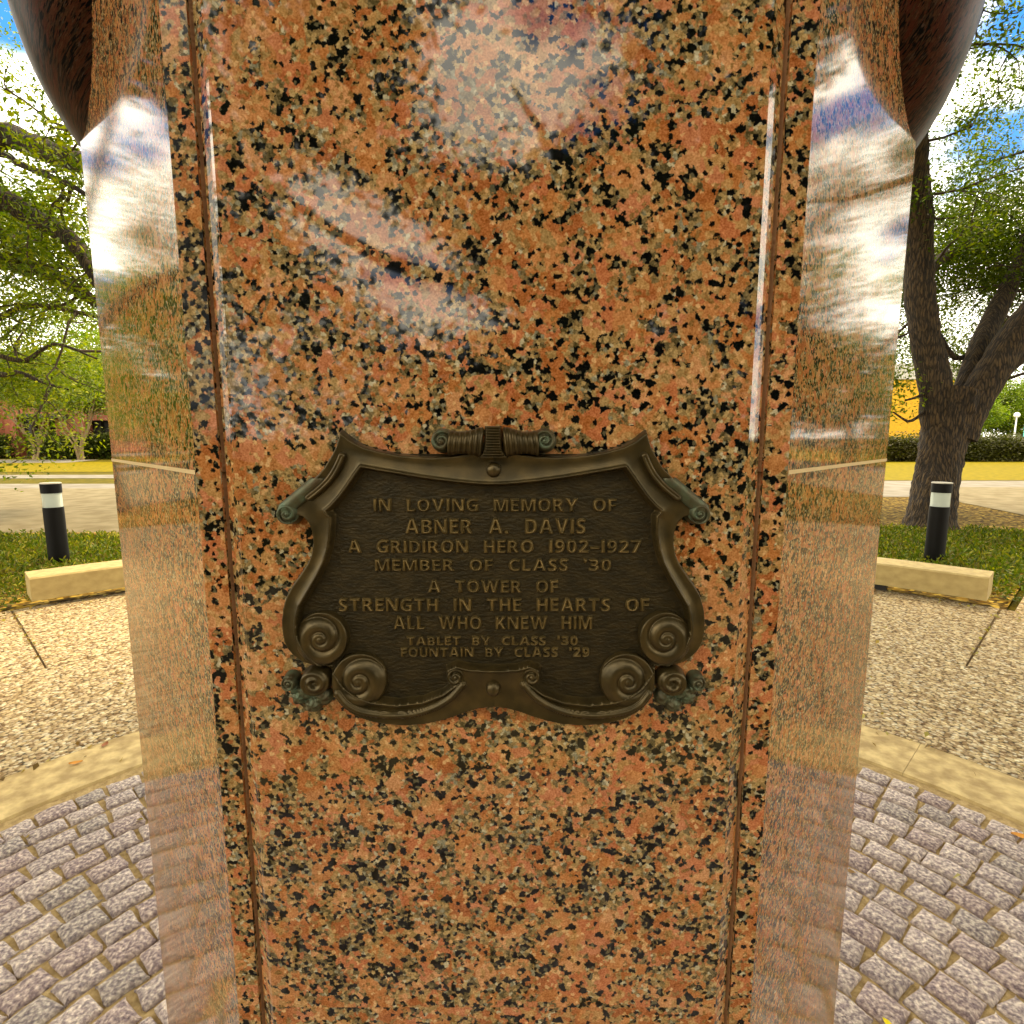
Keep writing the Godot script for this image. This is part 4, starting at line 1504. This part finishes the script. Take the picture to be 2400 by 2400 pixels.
func make_ground():
	struct("ground", sheet([Vector2(-260, -260), Vector2(260, -260), Vector2(260, 260), Vector2(-260, 260)], -0.05), M.verge)
	# planting beds and the open soil round the oak
	struct("planting_bed", sheet([Vector2(-11, -3.0), Vector2(-11, -7.4), Vector2(-4, -7.6), Vector2(0, -8.2), Vector2(4, -8.2), Vector2(8.3, -8.1), Vector2(3.72, -3.95), Vector2(0, -5.4), Vector2(-3.7, -4.0), Vector2(-4.5, -3.1)], -0.024), M.soil)
	struct("mulch", sheet([Vector2(-2, -7.9), Vector2(9.6, -7.9), Vector2(9.6, -12.2), Vector2(-2, -12.2)], -0.03), M.mulch)
	# left: broad pale walk, road, verge, second walk, lawn
	struct("path", sheet([Vector2(-60, -7.0), Vector2(-1.5, -7.3), Vector2(-1.5, -14.4), Vector2(-60, -14.0)], -0.028), M.path)
	struct("road", sheet([Vector2(-80, -14.0), Vector2(-1.5, -14.4), Vector2(-1.5, -12.3), Vector2(80, -12.2), Vector2(80, -16.9), Vector2(-1.5, -17.0), Vector2(-1.5, -15.9), Vector2(-80, -15.4)], -0.032), M.road)
	struct("sidewalk", sheet([Vector2(-80, -16.8), Vector2(-1.5, -18.4), Vector2(-1.5, -20.2), Vector2(-80, -18.3)], -0.04), M.road)
	struct("lawn", sheet([Vector2(-90, -20.2), Vector2(-1.5, -21.8), Vector2(-1.5, -17.2), Vector2(90, -17.1), Vector2(90, -30), Vector2(0, -31), Vector2(-90, -29)], -0.036), M.lawn)
	struct("driveway", sheet([Vector2(8.7, -8.6), Vector2(30, -8.6), Vector2(30, -14.6), Vector2(10.9, -14.6), Vector2(9.6, -12.4)], -0.02), M.path)
	struct("far_drive", sheet([Vector2(-60, -27.5), Vector2(-24.2, -29.5), Vector2(-25.5, -33.5), Vector2(-60, -33.5)], -0.03), M.road)
	# the raised car park far right
	struct("car_park", box_mesh(Vector3(30, -0.2, -90), Vector3(120, 1.2, -46)), M.road)
	struct("hillside", box_mesh(Vector3(-120, -0.2, -150), Vector3(120, 0.4, -92)), M.verge)

func _ready():
	rng.seed = 20240611
	# camera
	var cam := Camera3D.new()
	cam.name = "camera"
	cam.position = Vector3(0, 1.3, 0)
	cam.rotation.x = -deg_to_rad(7.8)
	cam.fov = 86.9
	cam.near = 0.01
	cam.far = 600.0
	add_child(cam)
	cam.current = true
	# sky, exposure
	var we := WorldEnvironment.new()
	we.name = "world_environment"
	var env := Environment.new()
	env.background_mode = Environment.BG_SKY
	var sky := Sky.new()
	sky.sky_material = make_sky()
	env.sky = sky
	env.background_energy_multiplier = 1.0
	env.tonemap_mode = Environment.TONE_MAPPER_LINEAR
	env.tonemap_exposure = 2.95
	env.sdfgi_enabled = true
	env.ssao_enabled = true
	env.ssil_enabled = true
	we.environment = env
	add_child(we)
	# sun: high, ahead to the right, softened by thin cloud
	var sun := DirectionalLight3D.new()
	sun.name = "sun"
	sun.light_energy = 0.6
	sun.light_color = Color(1.0, 0.9, 0.72)
	sun.light_angular_distance = 6.0
	sun.shadow_enabled = true
	add_child(sun)
	sun.look_at_from_position(Vector3(5, 12, -6), Vector3.ZERO)

	make_materials()
	var gl := mat(Color(0.86, 0.9, 0.86, 0.6), 0.15)
	gl.transparency = BaseMaterial3D.TRANSPARENCY_ALPHA
	M.glass = gl
	make_ground()
	make_plaza()
	make_fountain()
	make_plaque()
	make_bench("low curved sand-coloured concrete bench left of the pillar, under the left bollard", -46.6, -17.0)
	make_bench("low curved sand-coloured concrete bench right of the pillar, under the right bollard", 17.0, 46.4)
	make_bollard("black bollard light with pale lens behind the left bench", Vector3(-4.69, -0.02, -5.48))
	make_bollard("black bollard light with pale lens in front of the oak trunk", Vector3(4.41, -0.02, -5.53))
	# plants
	var near := leaf_clump(20, 0.24, 0.06, 1)
	var far := leaf_clump(26, 0.85, 0.26, 2, 0.6)
	var fine := leaf_clump(22, 0.4, 0.13, 3, 0.6)
	var low := leaf_clump(14, 0.13, 0.06, 4, 0.35)
	make_right_oak(near, fine)
	make_left_oak(near, fine)
	make_cover(low)
	var lush := [Color(0.17, 0.24, 0.005), Color(0.11, 0.17, 0.004), Color(0.25, 0.30, 0.006)]
	var deep := [Color(0.05, 0.07, 0.004), Color(0.07, 0.09, 0.005), Color(0.035, 0.05, 0.004)]
	myrtle("crape myrtle with several pale stems, further from the pillar, before the brick building", Vector3(-29.0, 0, -33.0), fine, 1.0)
	myrtle("crape myrtle with several pale stems, closer to the pillar, before the brick building", Vector3(-26.6, 0, -33.5), fine, 0.95)
	hedge("clipped dark green hedge at the foot of the brick building", Vector3(-46, 0, -36.6), Vector3(-33.4, 1.5, -35.2), 2600, fine, deep, "")
	hedge("loose green shrubs under the crape myrtles", Vector3(-30.5, 0, -36.0), Vector3(-20.0, 1.5, -34.6), 2000, fine, [Color(0.06, 0.075, 0.004), Color(0.04, 0.055, 0.004)], "")
	hedge("brownish hedge in front of the golden building, left of the oak trunk", Vector3(19.5, 0, -32.4), Vector3(24.6, 1.35, -30.8), 1500, fine, [Color(0.06, 0.05, 0.008), Color(0.04, 0.036, 0.006), Color(0.08, 0.075, 0.007)], "")
	hedge("brownish green hedge right of the oak trunk below the car park", Vector3(25.2, 0, -32.4), Vector3(44.0, 1.35, -30.8), 4200, fine, [Color(0.055, 0.055, 0.007), Color(0.04, 0.04, 0.006), Color(0.075, 0.07, 0.007)], "")
	for a in [[-48, 16.5, -56, 8.5, lush, false, "tall bright green tree rising over the brick building at the left edge"], [-38, 16.0, -55, 8.0, lush, false, "tall bright green tree rising over the brick building, nearest the pillar"], [-22, 13.5, -56, 7.0, lush, false, "bright green tree hidden behind the left side of the pillar"], [-60, 13.0, -46, 7.0, lush, false, "bright green tree at the far left end of the brick building"], [-26, 10, -15, 5.5, lush, true, "full leafy tree left of the plaza, mirrored in the left polished face"], [-20, 9.5, -6, 5.0, deep, true, "dark full tree left of the plaza beside the path"], [-38, 11, -25, 5.5, lush, true, "full leafy tree on the lawn left of the brick building"],
			[36, 11.0, -62, 6.0, deep, true, "dark tree behind the golden building and the oak trunk"], [50, 10.0, -76, 7.0, lush, true, "bright green tree beyond the car park, left of the white lamp"], [62, 11.0, -78, 7.0, lush, true, "bright green tree beyond the car park, behind the white lamp"], [74, 11.0, -80, 7.5, lush, true, "bright green tree beyond the car park at the right edge"], [42, 10.0, -88, 7.0, lush, true, "pale green tree farthest back, right of the oak trunk"], [70, 9.0, -56, 6.5, lush, true, "green tree on the car park's right side"], [27, 7.5, -64, 6.0, lush, false, "low green tree behind the golden building, beside the pillar"], [27, 9.5, -17, 5.0, lush, true, "full leafy tree right of the plaza, mirrored in the right polished face"], [21, 9.0, -9, 5.0, deep, true, "dark full tree right of the plaza beside the driveway"], [42, 11, -32, 6.0, deep, true, "dark full tree at the right end of the brownish hedge"]]:
		far_tree(a[6], Vector3(a[0], 0, a[2]), a[1], a[3], far, a[4], 1.0 if a[0] < 0 or a[2] > -50 else 4.0, "shade trees round the plaza", 0.14 if a[5] else 0.42)
	# trees behind the photographer, seen in the polished stone
	for a in [[13.0, 10.0, 4.0, 5.5], [-13.0, 6.0, 16.0, 5.0], [1.0, 5.0, 22.0, 6.0], [-22.0, 9.0, 8.0, 6.0], [20.0, 10.0, 18.0, 7.0]]:
		far_tree("shade tree on the near side of the plaza, %s" % {13: "right of the viewer", -13: "low and behind to the left", 1: "low and straight behind the viewer", -22: "far to the left", 20: "far behind to the right"}[int(a[0])], Vector3(a[0], 0, a[2]), a[1], a[3], far, deep, 1.0, "shade trees on the near side of the plaza")
	var bt := thing("oak_tree", "broad live oak on the near side of the plaza, mirrored in the polished panel", "tree", Vector3(2.6, 0, 9.5))
	part("trunk", tube(smooth_line([Vector3(0, -0.1, 0), Vector3(0.1, 1.2, 0), Vector3(-0.2, 2.6, -0.3), Vector3(-1.2, 4.6, -0.8), Vector3(-2.6, 6.6, -1.0)], 0.2), taper(40, 0.36, 0.02), 18, 0.05, bark_noise()), M.bark, bt)
	part("limb", tube(smooth_line([Vector3(-0.2, 2.4, -0.3), Vector3(1.4, 4.2, -0.8), Vector3(2.6, 6.4, -1.6)], 0.2), taper(40, 0.26, 0.08), 12, 0.03, bark_noise()), M.bark, bt)
	part("limb", tube(smooth_line([Vector3(-0.1, 2.2, -0.3), Vector3(-2.2, 3.6, -0.6), Vector3(-4.6, 4.1, -0.9), Vector3(-7.0, 5.6, -1.0)], 0.2), taper(40, 0.22, 0.05), 12, 0.03, bark_noise()), M.bark, bt)
	var cloudy := FastNoiseLite.new()
	cloudy.seed = 3
	cloudy.frequency = 0.5
	var raw := blob_spots([[Vector3(2.4, 5.0, -0.6), Vector3(3.6, 3.6, 1.6)], [Vector3(-1.4, 4.4, -0.2), Vector3(3.2, 3.4, 1.5)], [Vector3(-5.6, 5.0, -0.4), Vector3(3.4, 3.4, 1.5)], [Vector3(-2.6, 8.0, -0.4), Vector3(4.6, 1.8, 1.6)], [Vector3(-1.0, 2.2, 0.6), Vector3(6.4, 1.3, 1.0)], [Vector3(-1.5, 0.9, 1.4), Vector3(9.0, 1.5, 1.0)]], 80.0, 0.0, cloudy, -0.45)
	var kept := []
	for p in raw:
		var q: Vector2 = Vector2(p.x + 2.6, p.y - 1.3) * (8.0 / (9.5 + p.z))
		var n := 0.35 * cloudy.get_noise_3dv(p * 3.0)
		var h1: float = ((q - Vector2(-1.9, 2.7)).rotated(0.62) / Vector2(2.2, 0.85)).length()
		var h2: float = ((q - Vector2(0.1, 5.2)) / Vector2(1.9, 1.4)).length()
		var h3: float = ((q - Vector2(2.0, 1.7)) / Vector2(0.35, 0.3)).length()
		if minf(minf(h1, h2), h3) + n > 1.0:
			kept.append(p)
	crown("crown", bt, kept, fine, deep, 0.9, 1.6)
	make_brick_building()
	make_tan_building()
	make_street_lamp()
	# litter
	var lit_spots := []
	for i in 420:
		var side := -1.0 if rng.randf() < 0.5 else 1.0
		var az := side * rng.randf_range(17.0, 56.0)
		var q := rng.randf()
		var rr := 4.98 + rng.randf_range(-0.12, 0.06) if q < 0.45 else (2.39 + rng.randf_range(-0.05, 0.1) if q < 0.65 else rng.randf_range(1.2, 5.0))
		lit_spots.append(polar(rr, az, 0.014))
	for i in 70:
		lit_spots.append(polar(rng.randf_range(3.6, 5.05), (-47.9 if i % 2 == 0 else 47.3) + rng.randfn() * 0.12, 0.01))
	var bit := leaf_clump(1, 0.01, 0.034, 9, 0.6)
	var lm := crown("leaf_litter", self, lit_spots, bit, [Color(0.42, 0.28, 0.08), Color(0.30, 0.16, 0.05), Color(0.5, 0.4, 0.14), Color(0.2, 0.12, 0.05)], 0.5, 1.2)
	tag(lm, "scattered small dry leaf bits along the benches and the kerb", "leaf litter")
	fallen("small bright yellow petal on the setts right of the pillar", "fallen_petal", "petal", Vector3(0.83, 0.016, -1.03), 0.022, M.petal, 0.4, 0.6)
	fallen("small pale yellow petal on the setts left of the pillar", "fallen_petal", "petal", Vector3(-0.835, 0.016, -0.99), 0.02, M.petal, 1.4, 0.7)
	fallen("curled orange leaf on the kerb at the right edge", "fallen_leaf", "leaf", Vector3(1.655, 0.014, -1.6), 0.05, M.litter, 1.2, 0.5)
	fallen("reddish brown leaf on the kerb left of the pillar", "fallen_leaf", "leaf", Vector3(-1.72, 0.014, -2.13), 0.04, M.litter_brown, 0.2, 0.6)
	fallen("flat tan leaf on the kerb nearest the left edge", "fallen_leaf", "leaf", Vector3(-1.74, 0.014, -2.0), 0.045, M.litter, 2.0, 0.5)
